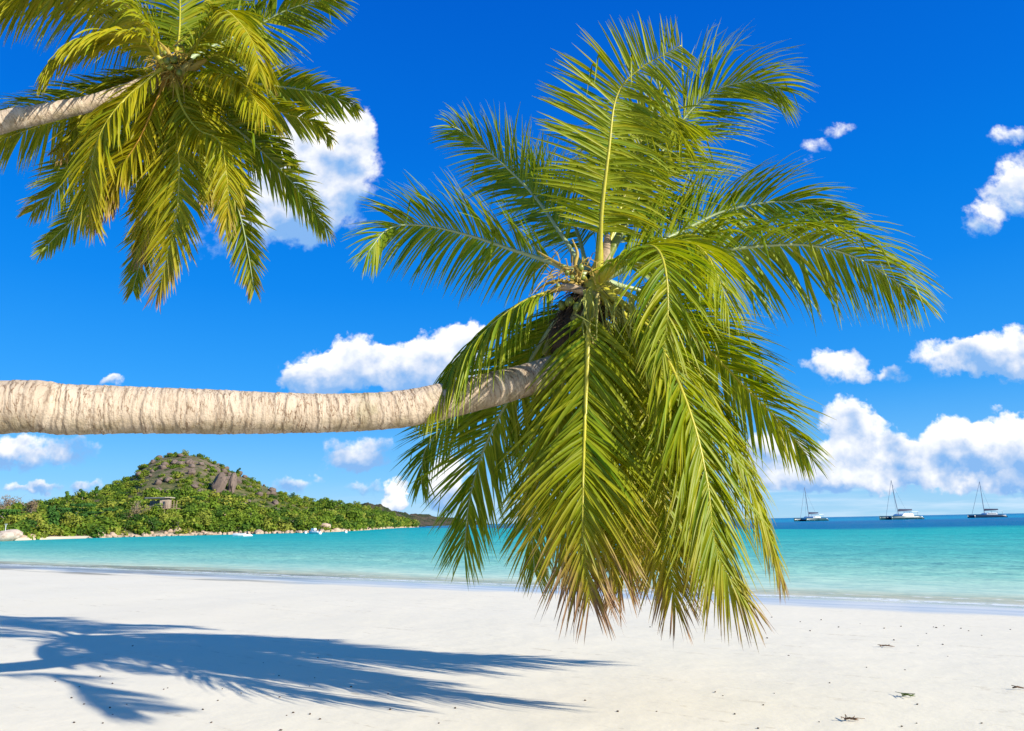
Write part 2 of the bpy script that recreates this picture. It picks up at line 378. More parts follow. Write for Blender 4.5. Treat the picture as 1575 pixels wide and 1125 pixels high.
mt_bark, n = material('palm_bark')
ring = n.attr('ring'); rr = n.attr('seg'); co = n.objco()
c = n.mix(n.noise(co, 5.0, 6, 0.65), (0.34, 0.255, 0.17), (0.60, 0.48, 0.35))
c = n.mix(n.math('MULTIPLY', rr, 0.45), c, (0.62, 0.52, 0.39))
blot = n.noise(co, 13.0, 5, 0.7)
c = n.mix(n.map(blot, 0.56, 0.72, 0, 0.65), c, (0.20, 0.125, 0.075))
c = n.mix(n.map(n.noise(co, 3.2, 4, 0.6), 0.58, 0.72, 0, 0.6), c, (0.27, 0.235, 0.13))
pc = n.comb(n.math('MULTIPLY', n.attr('along'), 24.0), n.math('MULTIPLY', n.attr('ca'), 0.8), n.math('MULTIPLY', n.attr('sa'), 0.8))
crk = n.noise(pc, 1.0, 5, 0.6)
cl = n.map(n.math('ABSOLUTE', n.math('SUBTRACT', crk, 0.5)), 0.028, 0.0)
c = n.mix(n.math('MULTIPLY', cl, n.map(n.noise(co, 4.0, 3), 0.35, 0.6, 0.35, 1.0)), c, (0.17, 0.10, 0.055))
c = n.mix(n.map(crk, 0.5, 0.75, 0.0, 0.35), c, (0.66, 0.54, 0.39))
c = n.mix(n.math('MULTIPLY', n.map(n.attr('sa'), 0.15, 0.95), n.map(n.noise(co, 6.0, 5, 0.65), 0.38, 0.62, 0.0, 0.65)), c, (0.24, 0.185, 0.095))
c = n.mix(n.math('MULTIPLY', n.math('MULTIPLY', ring, n.map(n.noise(co, 9, 3), 0.3, 0.6, 0.4, 1.0)), 0.9), c, (0.13, 0.07, 0.035))
bmp = n.bump(n.math('ADD', n.noise(co, 30, 6, 0.7), n.math('MULTIPLY', crk, 0.8)), 0.7, 0.02)
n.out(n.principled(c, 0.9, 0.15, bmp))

# ------------------------------------------------------------------ palm building
def catmull(P, m):
    P = [Vector(p) for p in P]; out = []
    Q = [P[0] * 2 - P[1]] + P + [P[-1] * 2 - P[-2]]
    for i in range(1, len(Q) - 2):
        a, b, c_, d = Q[i - 1], Q[i], Q[i + 1], Q[i + 2]
        for k in range(m):
            t = k / m
            out.append(0.5 * ((2 * b) + (c_ - a) * t + (2 * a - 5 * b + 4 * c_ - d) * t * t + (3 * b - a - 3 * c_ + d) * t ** 3))
    out.append(Q[-2]); return out
def resample(pts, m):
    L = [0.0]
    for i in range(1, len(pts)): L.append(L[-1] + (pts[i] - pts[i - 1]).length)
    out = []; j = 0
    for k in range(m):
        s = L[-1] * k / (m - 1)
        while j < len(L) - 2 and L[j + 1] < s: j += 1
        t = (s - L[j]) / max(1e-6, L[j + 1] - L[j]); out.append(pts[j].lerp(pts[j + 1], t))
    return out, L[-1]
LP = ([0, .08, .3, .6, .85, 1.0], [.5, .8, 1.0, .95, .68, .38])
WP = [0.45, 0.95, 1.0, 0.9, 0.72, 0.45, 0.05]
DOWN = Vector((0, 0, -1))
class Palm:
    def __init__(s, root, Y0, leaf):
        s.root = root; s.Y0 = Y0; s.leaf = leaf; s.k = 0; s.ym = 1.05 if Y0 < 8 else 1.02; s.lm = 1.08 if Y0 < 8 else 1.2
        s.org = Vector(root.location)
    def frond(s, pts, n0=(0, -1, .3), n1=None, L=.78, g=(.5, .5), sweep=38, lift=0.0, dry=0.0, yel=.25, pet=.14, rib='Y', sp=.0175, w=.027, miss=.03, tipang=70, kink=.04, wind=(0, 0, 0), r0=.028, lab=None):
        s.k += 1; rg = random.Random(100 * s.k + int(s.Y0 * 10))
        P3 = [q if isinstance(q, Vector) else px(q[0], q[1], s.Y0 + q[2]) for q in pts]
        cv, Ln = resample(catmull(P3, 12), 64)
        n0 = Vector(n0).normalized(); n1 = Vector(n1).normalized() if n1 else n0
        wind = Vector(wind)
        def at(t):
            f = t * 63; i = min(62, int(f)); p_ = cv[i].lerp(cv[i + 1], f - i)
            a, b = max(0, i - 1), min(63, i + 2)
            T = (cv[b] - cv[a]).normalized()
            N = n0.lerp(n1, t); N = (N - T * N.dot(T))
            if N.length < 1e-3: N = T.orthogonal()
            N.normalize(); return p_, T, N, T.cross(N)
        mb = MB(); A = {'dry': [], 'yel': [], 'rnd': []}
        cnt = int(Ln * (1 - pet) / sp); NS = 6
        for sd in (1, -1):
            gs = g[0] if sd > 0 else g[1]
            clump = 0.0
            for i in range(cnt):
                if i % 5 == 0: clump = rg.gauss(0, 4.5)
                if rg.random() < miss: continue
                tt = (i + rg.uniform(-.3, .3)) / cnt; tt = min(.995, max(0, tt)); t = pet + (1 - pet) * tt
                p_, T, N, Sv = at(t)
                ln = L * s.lm * float(np.interp(tt, *LP)) * rg.uniform(.84, 1.12)
                ang = math.radians(sweep + 4 + (tipang - sweep - 4) * tt ** 2.2 + rg.gauss(0, 4) + clump)
                d0 = (Sv * sd * math.cos(ang) + T * math.sin(ang) + N * (lift + rg.gauss(0, .09))).normalized()
                gg = gs * rg.uniform(.75, 1.3)
                roll_ = math.radians(rg.gauss(0, 22) + 25 * sd)
                kk = rg.random() < kink; ks = rg.uniform(.35, .75)
                rv = min(1, max(0, rg.gauss(.5, .22))); yv = min(1, max(0, yel * s.ym + rg.gauss(0, .15)))
                dl = dry * (.22 + 1.7 * tt ** 4) * rg.uniform(.6, 1.4)
                wd = w * (.78 + .22 * math.sin(math.pi * min(1, tt + .2))) * (1 - .35 * tt ** 5) * rg.uniform(.85, 1.12)
                q = p_ + N * .006; base = len(mb.v)
                for j in range(NS + 1):
                    sj = j / NS
                    d = d0 + DOWN * gg * sj ** 1.25 + wind * sj
                    if kk and sj > ks: d = d0 * .25 + DOWN * 1.1
                    d.normalize()
                    wv = T - d * T.dot(d)
                    if wv.length < .05: wv = Sv - d * Sv.dot(d)
                    wv.normalize(); bn = d.cross(wv)
                    rr_ = roll_ * (.4 + sj)
                    wv2 = wv * math.cos(rr_) + bn * math.sin(rr_); bn2 = d.cross(wv2)
                    if bn2.dot(N) < 0: bn2 = -bn2
                    ww = wd * WP[j] * .5
                    if j > 0: q = q + d * (ln / NS)
                    mb.v += [tuple(q - wv2 * ww + bn2 * ww * .35 - s.org), tuple(q - bn2 * ww * .15 - s.org), tuple(q + wv2 * ww + bn2 * ww * .35 - s.org)]
                    e = max(0, sj - .72) / .28
                    dv = dl * sj ** 1.3 * 1.1 + .30 * e * e * rg.random() + dl * .25
                    A['dry'] += [dv + .05, dv, dv + .05]; A['yel'] += [yv] * 3; A['rnd'] += [rv] * 3
                for j in range(NS):
                    b = base + 3 * j
                    mb.f += [(b, b + 1, b + 4, b + 3), (b + 1, b + 2, b + 5, b + 4)]
        o = mb.build('frond', s.leaf, s.root, True, A)
        if lab: o['label'] = lab
        rb = MB()
        rb.tube([c_ - s.org for c_ in cv], [r0 * (1 - .86 * (i / 63) ** .8) * (1 + 1.5 * max(0, 1 - i / 9)) for i in range(64)], 7)
        rb.build('midrib', {'Y': M_ribY, 'G': M_ribG, 'O': M_ribO}[rib], o, True)
        return o
    def trunk(s, pts, off, mat, rings=(.038, .10), n=56, step=.008):
        """pts: (px,py,diameter px,Y); off: world points + radius outside the frame"""
        P = [(Vector(q), r) for q, r in off] + [(px(a, b, Y), dpx * .5 * Y / F) for a, b, dpx, Y in pts]
        V4 = [Vector((p_.x, p_.y, p_.z)) for p_, r in P]
        cv = catmull(V4, 24)
        rad = np.interp(np.linspace(0, len(P) - 1, len(cv)), range(len(P)), [r for _, r in P])
        L = [0.0]
        for i in range(1, len(cv)): L.append(L[-1] + (cv[i] - cv[i - 1]).length)
        m_ = int(L[-1] / step); rg = random.Random(5)
        rp = []; q = 0
        while q < L[-1]: rp.append(q); q += rg.uniform(*rings)
        rp = np.array(rp); tv = [rg.random() for _ in rp]; tilt = [rg.uniform(-.03, .03) for _ in rp]; ph = [rg.uniform(0, 6.28) for _ in rp]
        V = []; ra = []; sa = []; al_ = []; ca_ = []; sn_ = []; j = 0
        for i in range(m_ + 1):
            sl = L[-1] * i / m_
            while j < len(L) - 2 and L[j + 1] < sl: j += 1
            t = (sl - L[j]) / max(1e-6, L[j + 1] - L[j])
            c_ = cv[j].lerp(cv[j + 1], t); r = rad[j] * (1 - t) + rad[j + 1] * t
            T = (cv[min(j + 2, len(cv) - 1)] - cv[max(0, j - 1)]).normalized()
            a = T.cross(Vector((0, 0, 1))); a = a.normalized() if a.length > .05 else Vector((1, 0, 0)); b = T.cross(a)
            for k in range(n):
                th = 2 * math.pi * k / n
                e = Vector((math.cos(th) * 1.2, math.sin(th) * 1.2, 0))
                nz = noise.noise(Vector((e.x * 1.5, e.y * 1.5, sl * 2.2)))
                ss = sl + .022 * nz + .012 * noise.noise(Vector((e.x * 5, e.y * 5, sl * 3)))
                ix = int(np.searchsorted(rp, ss)) - 1; ix = max(0, min(len(rp) - 2, ix))
                ss2 = ss + tilt[ix] * math.sin(th + ph[ix])
                ix = max(0, min(len(rp) - 2, int(np.searchsorted(rp, ss2)) - 1))
                w_ = (ss2 - rp[ix]) / (rp[ix + 1] - rp[ix]); w_ = min(1, max(0, w_))
                prof = .034 * (1 - w_) ** 1.3 * (.5 + .8 * tv[ix])
                rad_ = r * (1 + prof - .02 + .022 * noise.noise(Vector((e.x * 2.2, e.y * 2.2, sl * 5))) + .035 * noise.noise(Vector((e.x * .8, e.y * .8, sl * .9))))
                V.append(c_ + (a * math.cos(th) + b * math.sin(th)) * rad_ - s.org)
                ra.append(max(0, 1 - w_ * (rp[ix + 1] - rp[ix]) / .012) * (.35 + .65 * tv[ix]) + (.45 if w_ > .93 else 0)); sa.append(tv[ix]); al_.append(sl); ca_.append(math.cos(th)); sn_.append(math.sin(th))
        Fq = [(i * n + k, i * n + (k + 1) % n, (i + 1) * n + (k + 1) % n, (i + 1) * n + k) for i in range(m_) for k in range(n)]
        return np_mesh('trunk', [tuple(v) for v in V], Fq, mat, {'ring': ra, 'seg': sa, 'along': al_, 'ca': ca_, 'sa': sn_}, True, s.root)
    def nuts(s, spots, r):
        for (a, b, d, sc_) in spots:
            c_ = px(a, b, s.Y0 + d) - s.org; mb = MB(); rg = random.Random(int(a * 3 + b))
            ax = Vector((rg.uniform(-.4, .4), rg.uniform(-.4, .4), -1)).normalized(); e1 = ax.orthogonal().normalized(); e2 = ax.cross(e1)
            vs = []; NR, NK = 10, 14
            for i in range(NR + 1):
                f = i / NR; z = -math.cos(math.pi * f); rr_ = math.sin(math.pi * f) * (1 + .10 * z)
                for k in range(NK):
                    th = 2 * math.pi * k / NK
                    vs.append(c_ + ax * z * r * sc_ * 1.22 + (e1 * math.cos(th) + e2 * math.sin(th)) * rr_ * r * sc_ * (1 + .05 * math.cos(3 * th)))
            mb.add(vs, [(i * NK + k, i * NK + (k + 1) % NK, (i + 1) * NK + (k + 1) % NK, (i + 1) * NK + k) for i in range(NR) for k in range(NK)])
            mb.build('coconut', M_nut, s.root, True)
    def stalk(s, name, pts, rads, mat, n=7):
        mb = MB(); cv, _ = resample(catmull([px(a, b, s.Y0 + d) - s.org for a, b, d in pts], 8), 24)
        mb.tube(cv, [float(np.interp(i / 23, np.linspace(0, 1, len(rads)), rads)) for i in range(24)], n)
        return mb.build(name, mat, s.root, True)

# ---- the leaning palm in front
CRN = (906, 432)
rootA = empty('palm_tree', (-8.3, 4.1, 0))
tag(rootA, 'leaning coconut palm with horizontal ringed trunk and drooping green crown over the sand', 'palm tree')
A_ = Palm(rootA, 6.5, M_leaf)
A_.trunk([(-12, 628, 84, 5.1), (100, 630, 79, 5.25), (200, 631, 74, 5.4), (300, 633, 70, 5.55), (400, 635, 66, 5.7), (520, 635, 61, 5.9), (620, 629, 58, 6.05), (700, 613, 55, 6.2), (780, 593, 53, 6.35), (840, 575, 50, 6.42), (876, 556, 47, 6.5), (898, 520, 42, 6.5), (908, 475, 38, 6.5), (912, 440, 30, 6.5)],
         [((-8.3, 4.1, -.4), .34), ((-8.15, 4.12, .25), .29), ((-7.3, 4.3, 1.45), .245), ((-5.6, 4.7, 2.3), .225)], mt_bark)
f = A_.frond
UND = (0, .8, .6)      # seen from below
# hanging ones at the back first
f([(905,440,.1),(870,470,.5),(790,560,.9),(700,640,1.1),(655,690,1.1),(648,745,1.0)], (-.4,.9,.3), L=.62, g=(.35,.35), rib='G', yel=.15)
f([(905,440,.1),(850,500,.4),(790,600,.6),(745,690,.7),(722,770,.6),(714,850,.5)], (-.35,.9,.2), L=.78, g=(.3,.3), rib='G', yel=.3, sweep=42)
f([(905,440,.2),(870,520,.6),(845,640,.8),(830,730,.8),(818,800,.7),(822,880,.6)], (-.2,1,.1), L=.66, g=(.3,.3), rib='G', yel=.3, dry=.15, sweep=45)
f([(910,440,.3),(960,500,.8),(1000,620,1.1),(1010,760,1.1),(1000,880,1.0)], (.2,1,.1), L=.75, g=(.4,.4), rib='Y', yel=.45, dry=.25, sweep=48)
f([(910,440,.3),(930,520,.8),(945,650,1.0),(950,780,1.0),(960,890,.9)], (0,-1,.2), L=.75, g=(.5,.5), rib='Y', yel=.55, dry=.3, sweep=50)
f([(910,440,.1),(960,520,.2),(1010,640,.3),(1050,760,.35),(1075,860,.35)], (.2,-1,.2), L=.8, g=(.5,.5), rib='Y', yel=.4, dry=.3, sweep=46)  # hidden inside the crown, added to fill its shadow on the sand
f([(908,440,.1),(925,520,.15),(935,640,.2),(925,760,.2),(915,850,.2)], (0,-1,.2), L=.8, g=(.5,.5), rib='Y', yel=.4, dry=.4, sweep=46)
f([(915,440,.3),(990,520,.7),(1040,640,.9),(1075,770,.9),(1100,880,.8)], (.3,-.9,.3), L=.8, g=(.5,.5), rib='Y', yel=.4, dry=.2, sweep=48)
# lower left over the trunk
f([(900,435,0),(850,448,-.1),(800,468,-.2),(745,512,-.3),(700,560,-.35),(660,618,-.4)], (-.35,-.35,.85), (-.8,-.4,.3), L=.72, g=(1.5,1.9), sweep=38, yel=.4, rib='Y', pet=.18, kink=.12)
# left horizontal
f([(900,428,0),(850,405,.1),(790,385,.2),(720,362,.3),(650,347,.35),(598,352,.3),(566,388,.2)], (.1,.75,.65), (-.2,.7,.7), L=.66, g=(.9,.55), rib='G', yel=.22, sweep=30, pet=.16, miss=.05)
# upper left
f([(900,425,.1),(868,368,.3),(820,300,.5),(765,245,.6),(715,205,.6),(694,194,.5)], (.35,.75,.55), (-.1,.8,.6), L=.62, g=(.35,.6), rib='G', yel=.25, sweep=36, pet=.2, miss=.06)
f([(905,425,.3),(885,350,.7),(850,300,1.0),(800,260,1.2),(770,270,1.25)], (.3,.8,.5), L=.6, g=(.6,.8), rib='G', yel=.2, pet=.2)
# top right
f([(915,420,.2),(955,340,.4),(1000,265,.55),(1050,185,.6),(1100,140,.55),(1160,125,.4),(1203,140,.3)], (.25,.85,.45), L=.92, g=(.85,.4), rib='G', yel=.35, sweep=34, pet=.12)
# right, middle
f([(915,425,.2),(990,385,.4),(1060,350,.55),(1115,325,.6),(1190,311,.55),(1250,316,.45),(1300,335,.35)], (.1,.85,.5), L=.72, g=(.7,.5), rib='G', yel=.3, sweep=36, pet=.12)
# top centre
f([(918,430,0),(923,380,-.1),(926,320,-.2),(936,235,-.3),(948,150,-.35),(982,108,-.4),(1048,70,-.45)], (0,-1,.15), (.35,-.75,.2), L=.68, g=(.85,.25), rib='Y', yel=.45, sweep=8, pet=.17, tipang=28, w=.028)
f([(920,425,.2),(945,350,.3),(970,270,.4),(995,200,.4),(1030,180,.3),(1050,220,.1)], (.2,-.9,.3), L=.72, g=(.9,.9), rib='Y', yel=.5, sweep=30, pet=.25)
# big right
f([(918,430,.1),(1000,400,.0),(1090,388,-.1),(1180,378,-.15),(1250,378,-.15),(1315,396,-.1),(1370,428,0),(1408,460,.1)], (0,.7,.7), (.1,.7,.6), L=.80, g=(1.3,.5), rib='G', yel=.33, sweep=28, pet=.12, w=.028)
# right, falling
f([(918,435,.2),(1000,470,.3),(1080,530,.35),(1150,600,.35),(1205,655,.3),(1240,700,.25)], (.55,.55,.6), L=.7, g=(.5,.35), rib='Y', yel=.35, dry=.08, sweep=38, pet=.2)
f([(918,432,.3),(1010,455,.6),(1090,500,.75),(1140,545,.8),(1180,600,.8)], (.4,.7,.6), L=.62, g=(.5,.4), rib='G', yel=.3, sweep=38, pet=.2)
# hanging ones in front, right
f([(915,440,.1),(1000,500,.1),(1070,570,.25),(1120,660,.4),(1160,760,.6),(1184,830,.85),(1200,885,1.0)], (.75,-.55,.35), L=.72, g=(.5,.6), rib='Y', yel=.42, dry=.30, sweep=45)
f([(915,440,-.1),(985,490,-.3),(1030,560,-.4),(1066,650,-.6),(1088,745,-.7),(1098,830,-.75),(1118,885,-.75),(1146,925,-.75)], (.4,-.85,.35), L=.82, g=(.5,.5), rib='Y', yel=.38, dry=.30, sweep=44, w=.028)
f([(910,440,-.1),(960,500,-.2),(1000,600,-.3),(1018,720,-.45),(1026,830,-.5),(1038,935,-.5)], (.15,-1,.2), L=.72, g=(.45,.45), rib='Y', yel=.5, dry=.45, sweep=46)
f([(908,440,-.1),(906,480,-.3),(904,540,-.4),(900,640,-.45),(897,740,-.75),(897,830,-.8),(908,918,-.8)], (-.1,-1,.2), L=.84, g=(.5,.5), rib='Y', yel=.40, dry=.6, sweep=36, w=.028, r0=.032)
f([(906,440,0),(880,520,-.15),(862,620,-.2),(858,720,-.2),(870,810,-.2),(892,895,-.2)], (-.4,-.9,.2), L=.7, g=(.5,.5), rib='Y', yel=.45, dry=.5, sweep=48)
f([(908,440,0),(940,530,0),(960,650,0),(958,770,0),(952,850,.05),(950,905,.1)], (.1,-1,.2), L=.74, g=(.5,.5), rib='Y', yel=.5, dry=.5, sweep=46)
# centre, arching at the viewer
f([(915,435,-.1),(955,400,-.5),(990,380,-.8),(1012,386,-1.05),(1024,420,-1.2),(1027,480,-1.25),(1018,555,-1.25)], (.1,-.6,.8), (.1,-1,.1), L=.62, g=(.8,.95), rib='Y', yel=.38, dry=.1, sweep=30, pet=.14, w=.026, miss=.12)
f([(917,433,-.1),(980,395,-.4),(1040,372,-.6),(1080,385,-.75),(1105,430,-.85),(1120,480,-.9)], (.3,-.5,.8), (.6,-.8,.1), L=.56, g=(1.0,.9), rib='Y', yel=.4, sweep=34, pet=.25, w=.026, kink=.12, miss=.2)
# crown pieces
A_.stalk('spear_leaf', [(915,430,.0),(935,395,-.02),(962,345,.0),(985,300,.02)], [.05,.045,.03,.006], M_nut)
A_.stalk('dry_sheath', [(918,425,.05),(930,400,.0),(934,378,0),(934,362,.02)], [.06,.075,.06,.02], M_husk)
A_.stalk('dry_sheath', [(848,447,-.15),(868,442,-.2),(890,446,-.2),(908,455,-.15)], [.02,.035,.04,.03], M_husk)
for (q, mt_, nm, rd) in (
    ([(900,440,-.1),(872,415,-.15),(840,395,-.1),(826,386,-.1)], M_inf, 'flower_stalk', [.028,.022,.016,.006]),
    ([(902,436,-.1),(885,410,-.1),(888,390,-.1),(880,368,-.1)], M_inf, 'flower_stalk', [.028,.022,.016,.006]),
    ([(900,442,-.1),(860,432,-.15),(835,440,-.1),(822,452,-.1)], M_inf, 'flower_stalk', [.026,.02,.014,.006])):
    A_.stalk(nm, q, rd, mt_)
A_.nuts([(876,464,-.2,1.0),(864,470,-.15,.9),(888,472,-.22,.95),(893,412,-.2,.7),(880,428,-.25,.6),(872,420,-.2,.5),(866,410,-.15,.5),(896,426,-.3,.6),(858,440,-.2,.5)], .042)
mb = MB(); rg = random.Random(9)
for i in range(80):
    a = Vector(px(rg.uniform(845, 925), rg.uniform(400, 450), 6.5 - rg.uniform(0, .3))); d = Vector((rg.gauss(-.1, .5), rg.gauss(-.3, .4), rg.gauss(.1, .5))).normalized(); l_ = rg.uniform(.10, .30)
    mb.tube([a - rootA.location, a + d * l_ * .5 - rootA.location, a + d * l_ + Vector((0, 0, -l_ * .4)) - rootA.location], [.006, .005, .002], 4, False)
mb.build('flower_spray', M_inf, rootA)
mb = MB()
for i in range(60):
    a = Vector(px(rg.uniform(895, 1000), rg.uniform(445, 475), 6.5 - rg.uniform(.05, .4))); l_ = rg.uniform(.2, .42)
    mb.tube([a - rootA.location, a + Vector((rg.gauss(0, .03), rg.gauss(-.03, .03), -l_ * .5)) - rootA.location, a + Vector((rg.gauss(0, .05), rg.gauss(-.03, .05), -l_)) - rootA.location], [.008, .009, .003], 4, False)
mb.build('flower_spray', simple_mat('pale_strands', (.26, .27, .05), .6, .4, 8), rootA)
for q in ([(900,450,-.1),(885,490,-.15),(875,520,-.1),(872,548,-.05)], [(912,450,-.2),(900,490,-.25),(892,520,-.2),(884,545,-.1)], [(918,452,-.2),(912,500,-.28),(908,540,-.25),(904,575,-.2)], [(905,450,.1),(880,480,.1),(855,510,.05),(838,545,0)]):
    A_.stalk('petiole_base', q, [.035,.045,.05,.03], M_bas)
# matted fibre around the base of the crown: many thin strands over a lumpy core
mb = MB(); rg = random.Random(3)
core = [px(886, 505, 6.5), px(905, 478, 6.5), px(915, 445, 6.5)]
mb.tube([c_ - rootA.location for c_ in catmull([px(868,552,6.5),px(880,525,6.5),px(897,490,6.5),px(912,440,6.5)], 6)], [.13,.16,.19,.2,.21,.22,.22,.22,.21,.2,.19,.18,.17,.16,.15,.14,.12,.1,.08], 14)
for i in range(420):
    c_ = core[0].lerp(core[2], rg.random()); dd = Vector((rg.gauss(0,1), rg.gauss(0,1), rg.gauss(0,.5))).normalized()
    a = c_ + dd * .17; b = a + dd * .05 + Vector((rg.gauss(-.04,.07), rg.gauss(-.03,.05), -rg.uniform(.05,.22)))
    b2 = b + Vector((rg.gauss(-.02,.05), rg.gauss(0,.04), -rg.uniform(.02,.12)))
    mb.tube([a - rootA.location, b - rootA.location, b2 - rootA.location], [.005,.004,.002], 3, False)
mb.build('fibre_mat', M_fib, rootA)

# ---- the palm at top left
rootB = empty('palm_tree', (-15.5, 8.9, 0))
tag(rootB, 'yellowing coconut palm leaning in at the top left corner against the blue sky', 'palm tree')
B_ = Palm(rootB, 11.0, M_leaf2)
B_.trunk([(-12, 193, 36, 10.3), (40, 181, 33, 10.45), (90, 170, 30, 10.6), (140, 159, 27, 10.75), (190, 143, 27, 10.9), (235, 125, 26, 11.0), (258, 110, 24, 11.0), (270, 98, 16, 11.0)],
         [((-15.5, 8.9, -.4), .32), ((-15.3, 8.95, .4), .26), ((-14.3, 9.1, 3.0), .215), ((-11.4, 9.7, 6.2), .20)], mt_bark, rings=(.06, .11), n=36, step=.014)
f = B_.frond
D = dict(w=.046, sp=.027, r0=.032, pet=.09)
f([(262,112,.3),(230,125,.8),(150,150,1.2),(60,166,1.4),(-20,192,1.5)], (0,.5,.85), L=.75, g=(.6,.6), rib='G', yel=.15, dry=.1, **D)
f([(262,110,.2),(235,135,.5),(130,172,.8),(60,194,.9),(0,216,.9),(-45,245,.8)], (0,.6,.8), L=.85, g=(1.5,1.2), rib='Y', yel=.45, dry=.2, **D)
f([(262,105,.2),(235,60,.8),(195,18,1.2),(165,-15,1.4),(140,-40,1.4)], (.2,.9,.4), L=.6, g=(.8,.8), rib='G', yel=.15, dry=.3, **D)
f([(262,100,.1),(230,60,.2),(190,40,.3),(145,22,.3),(98,2,.2),(40,-15,.1),(-10,0,0)], (0,.5,.85), L=.95, g=(1.6,1.0), rib='Y', yel=.4, dry=.05, **D)
f([(262,98,.0),(225,40,-.3),(170,-10,-.6),(90,-25,-.8),(10,5,-.9),(-30,50,-.9)], (-.1,-.2,1), L=.95, g=(1.5,1.4), rib='Y', yel=.5, dry=.05, **D)
f([(270,95,.2),(276,50,.5),(277,0,.7),(275,-60,.8)], (.1,-1,.2), L=.85, g=(.5,.5), rib='Y', yel=.25, sweep=30, **D)
f([(272,100,.3),(300,60,.8),(330,10,1.1),(350,-50,1.2)], (-.2,-1,.2), L=.85, g=(.7,.7), rib='Y', yel=.35, **D)
f([(275,100,.2),(330,70,.5),(385,46,.7),(432,20,.7),(480,3,.6),(522,-6,.5)], (0,.8,.6), L=.85, g=(1.3,.5), rib='G', yel=.25, **D)
f([(276,105,-.1),(300,70,-.3),(325,38,-.5),(345,17,-.7),(372,40,-1.0),(392,75,-1.2),(398,118,-1.3)], (.3,-.5,.8), L=.75, g=(1.0,1.2), rib='Y', yel=.65, dry=.12, **D)
f([(275,112,.3),(340,122,.6),(395,129,.8),(450,136,.9),(492,143,.9),(530,156,.8),(549,167,.7)], (0,.75,.65), L=.6, g=(.6,.1), rib='G', yel=.2, dry=.12, **D)
f([(275,115,.1),(340,140,.3),(395,160,.4),(443,176,.45),(470,184,.4),(495,196,.3),(509,214,.2)], (.1,.7,.6), L=.5, g=(.6,.4), rib='Y', yel=.35, dry=.15, **D)
f([(274,112,-.1),(312,113,-.4),(345,115,-.7),(368,126,-.9),(388,148,-1.0),(408,178,-1.05),(424,188,-1.05)], (.1,-.4,.9), L=.7, g=(1.2,1.0), rib='Y', yel=.65, dry=.12, **D)
f([(272,115,.2),(310,160,.5),(365,200,.7),(402,232,.75),(440,270,.7),(475,312,.6),(503,355,.5)], (.4,.7,.5), L=.68, g=(.35,.3), rib='G', yel=.15, dry=.15, **D)
f([(270,115,.2),(310,180,.5),(345,250,.6),(366,320,.6),(378,370,.5),(391,446,.4)], (.2,.95,.2), L=.62, g=(.3,.3), rib='G', yel=.2, dry=.2, **D)
f([(266,112,-.1),(280,165,-.3),(305,200,-.5),(330,211,-.6),(341,229,-.7),(348,265,-.8),(351,308,-.8),(347,355,-.75)], (.2,-.8,.4), L=.58, g=(.9,.7), rib='Y', yel=.62, dry=.25, **D)
f([(264,115,.2),(258,210,.4),(240,320,.5),(218,395,.5),(204,448,.4)], (-.2,1,.1), L=.58, g=(.3,.3), rib='G', yel=.1, dry=.15, **D)
f([(266,115,-.1),(272,190,-.3),(276,260,-.4),(272,330,-.4),(258,395,-.35),(243,450,-.3)], (-.1,-1,.2), L=.74, g=(.4,.4), rib='Y', yel=.55, dry=.35, **D)
f([(263,115,0),(250,180,-.1),(235,260,-.15),(225,340,-.1),(215,395,0)], (-.3,-1,.2), L=.65, g=(.5,.5), rib='Y', yel=.6, dry=.4, **D)
f([(258,112,.2),(210,175,.6),(130,245,.8),(85,294,.8),(50,325,.7)], (-.4,.85,.2), L=.7, g=(.3,.3), rib='G', yel=.2, dry=.2, **D)
f([(258,114,.3),(215,210,.7),(140,310,.9),(97,353,.9),(62,388,.8)], (-.4,.85,.2), L=.52, g=(.3,.3), rib='G', yel=.1, dry=.1, **D)
f([(258,108,-.1),(243,112,-.3),(192,154,-.5),(158,200,-.6),(141,256,-.65),(137,312,-.6),(146,350,-.55)], (-.3,-.9,.4), L=.74, g=(.8,.8), rib='Y', yel=.62, dry=.2, sweep=30, **D)
f([(260,112,-.1),(235,170,-.25),(213,218,-.3),(185,260,-.35),(166,295,-.35),(146,342,-.3)], (-.3,-.9,.2), L=.62, g=(.7,.7), rib='O', yel=.7, dry=.55, **D)
f([(258,105,-.2),(240,85,-.4),(222,62,-.6),(198,54,-.8),(165,52,-.95),(130,61,-1.1),(95,82,-1.2),(67,118,-1.2)], (-.1,-.3,1), L=.70, g=(1.3,1.2), rib='Y', yel=.62, dry=.06, **D)
B_.nuts([(258,95,-.3,1),(268,92,-.35,.9),(254,82,-.25,.7),(276,112,-.3,.8),(262,104,-.35,.8),(250,100,-.25,.7)], .06)
f([(262,110,.1),(245,170,.1),(205,235,.1),(180,280,.1),(170,325,.1)], (-.4,-.8,.3), L=.6, g=(.6,.6), rib='Y', yel=.55, dry=.4, **D)
f([(270,112,.1),(300,150,.1),(318,200,.1),(322,260,.15),(318,310,.2)], (.3,-.8,.4), L=.55, g=(.7,.7), rib='Y', yel=.5, dry=.3, **D)
f([(262,108,.2),(215,120,.4),(165,150,.5),(120,190,.5),(90,235,.45)], (-.3,.3,.9), L=.6, g=(.9,.9), rib='Y', yel=.5, dry=.25, **D)
f([(272,104,.0),(310,92,-.1),(350,80,-.15),(390,92,-.2),(415,125,-.2)], (.2,-.2,1), L=.6, g=(1.0,1.0), rib='Y', yel=.5, dry=.15, **D)
f([(272,112,.3),(320,150,.6),(375,180,.8),(420,215,.8),(455,255,.8)], (.3,.7,.6), L=.5, g=(.5,.5), rib='G', yel=.2, dry=.2, **D)
mb = MB(); rg = random.Random(19)
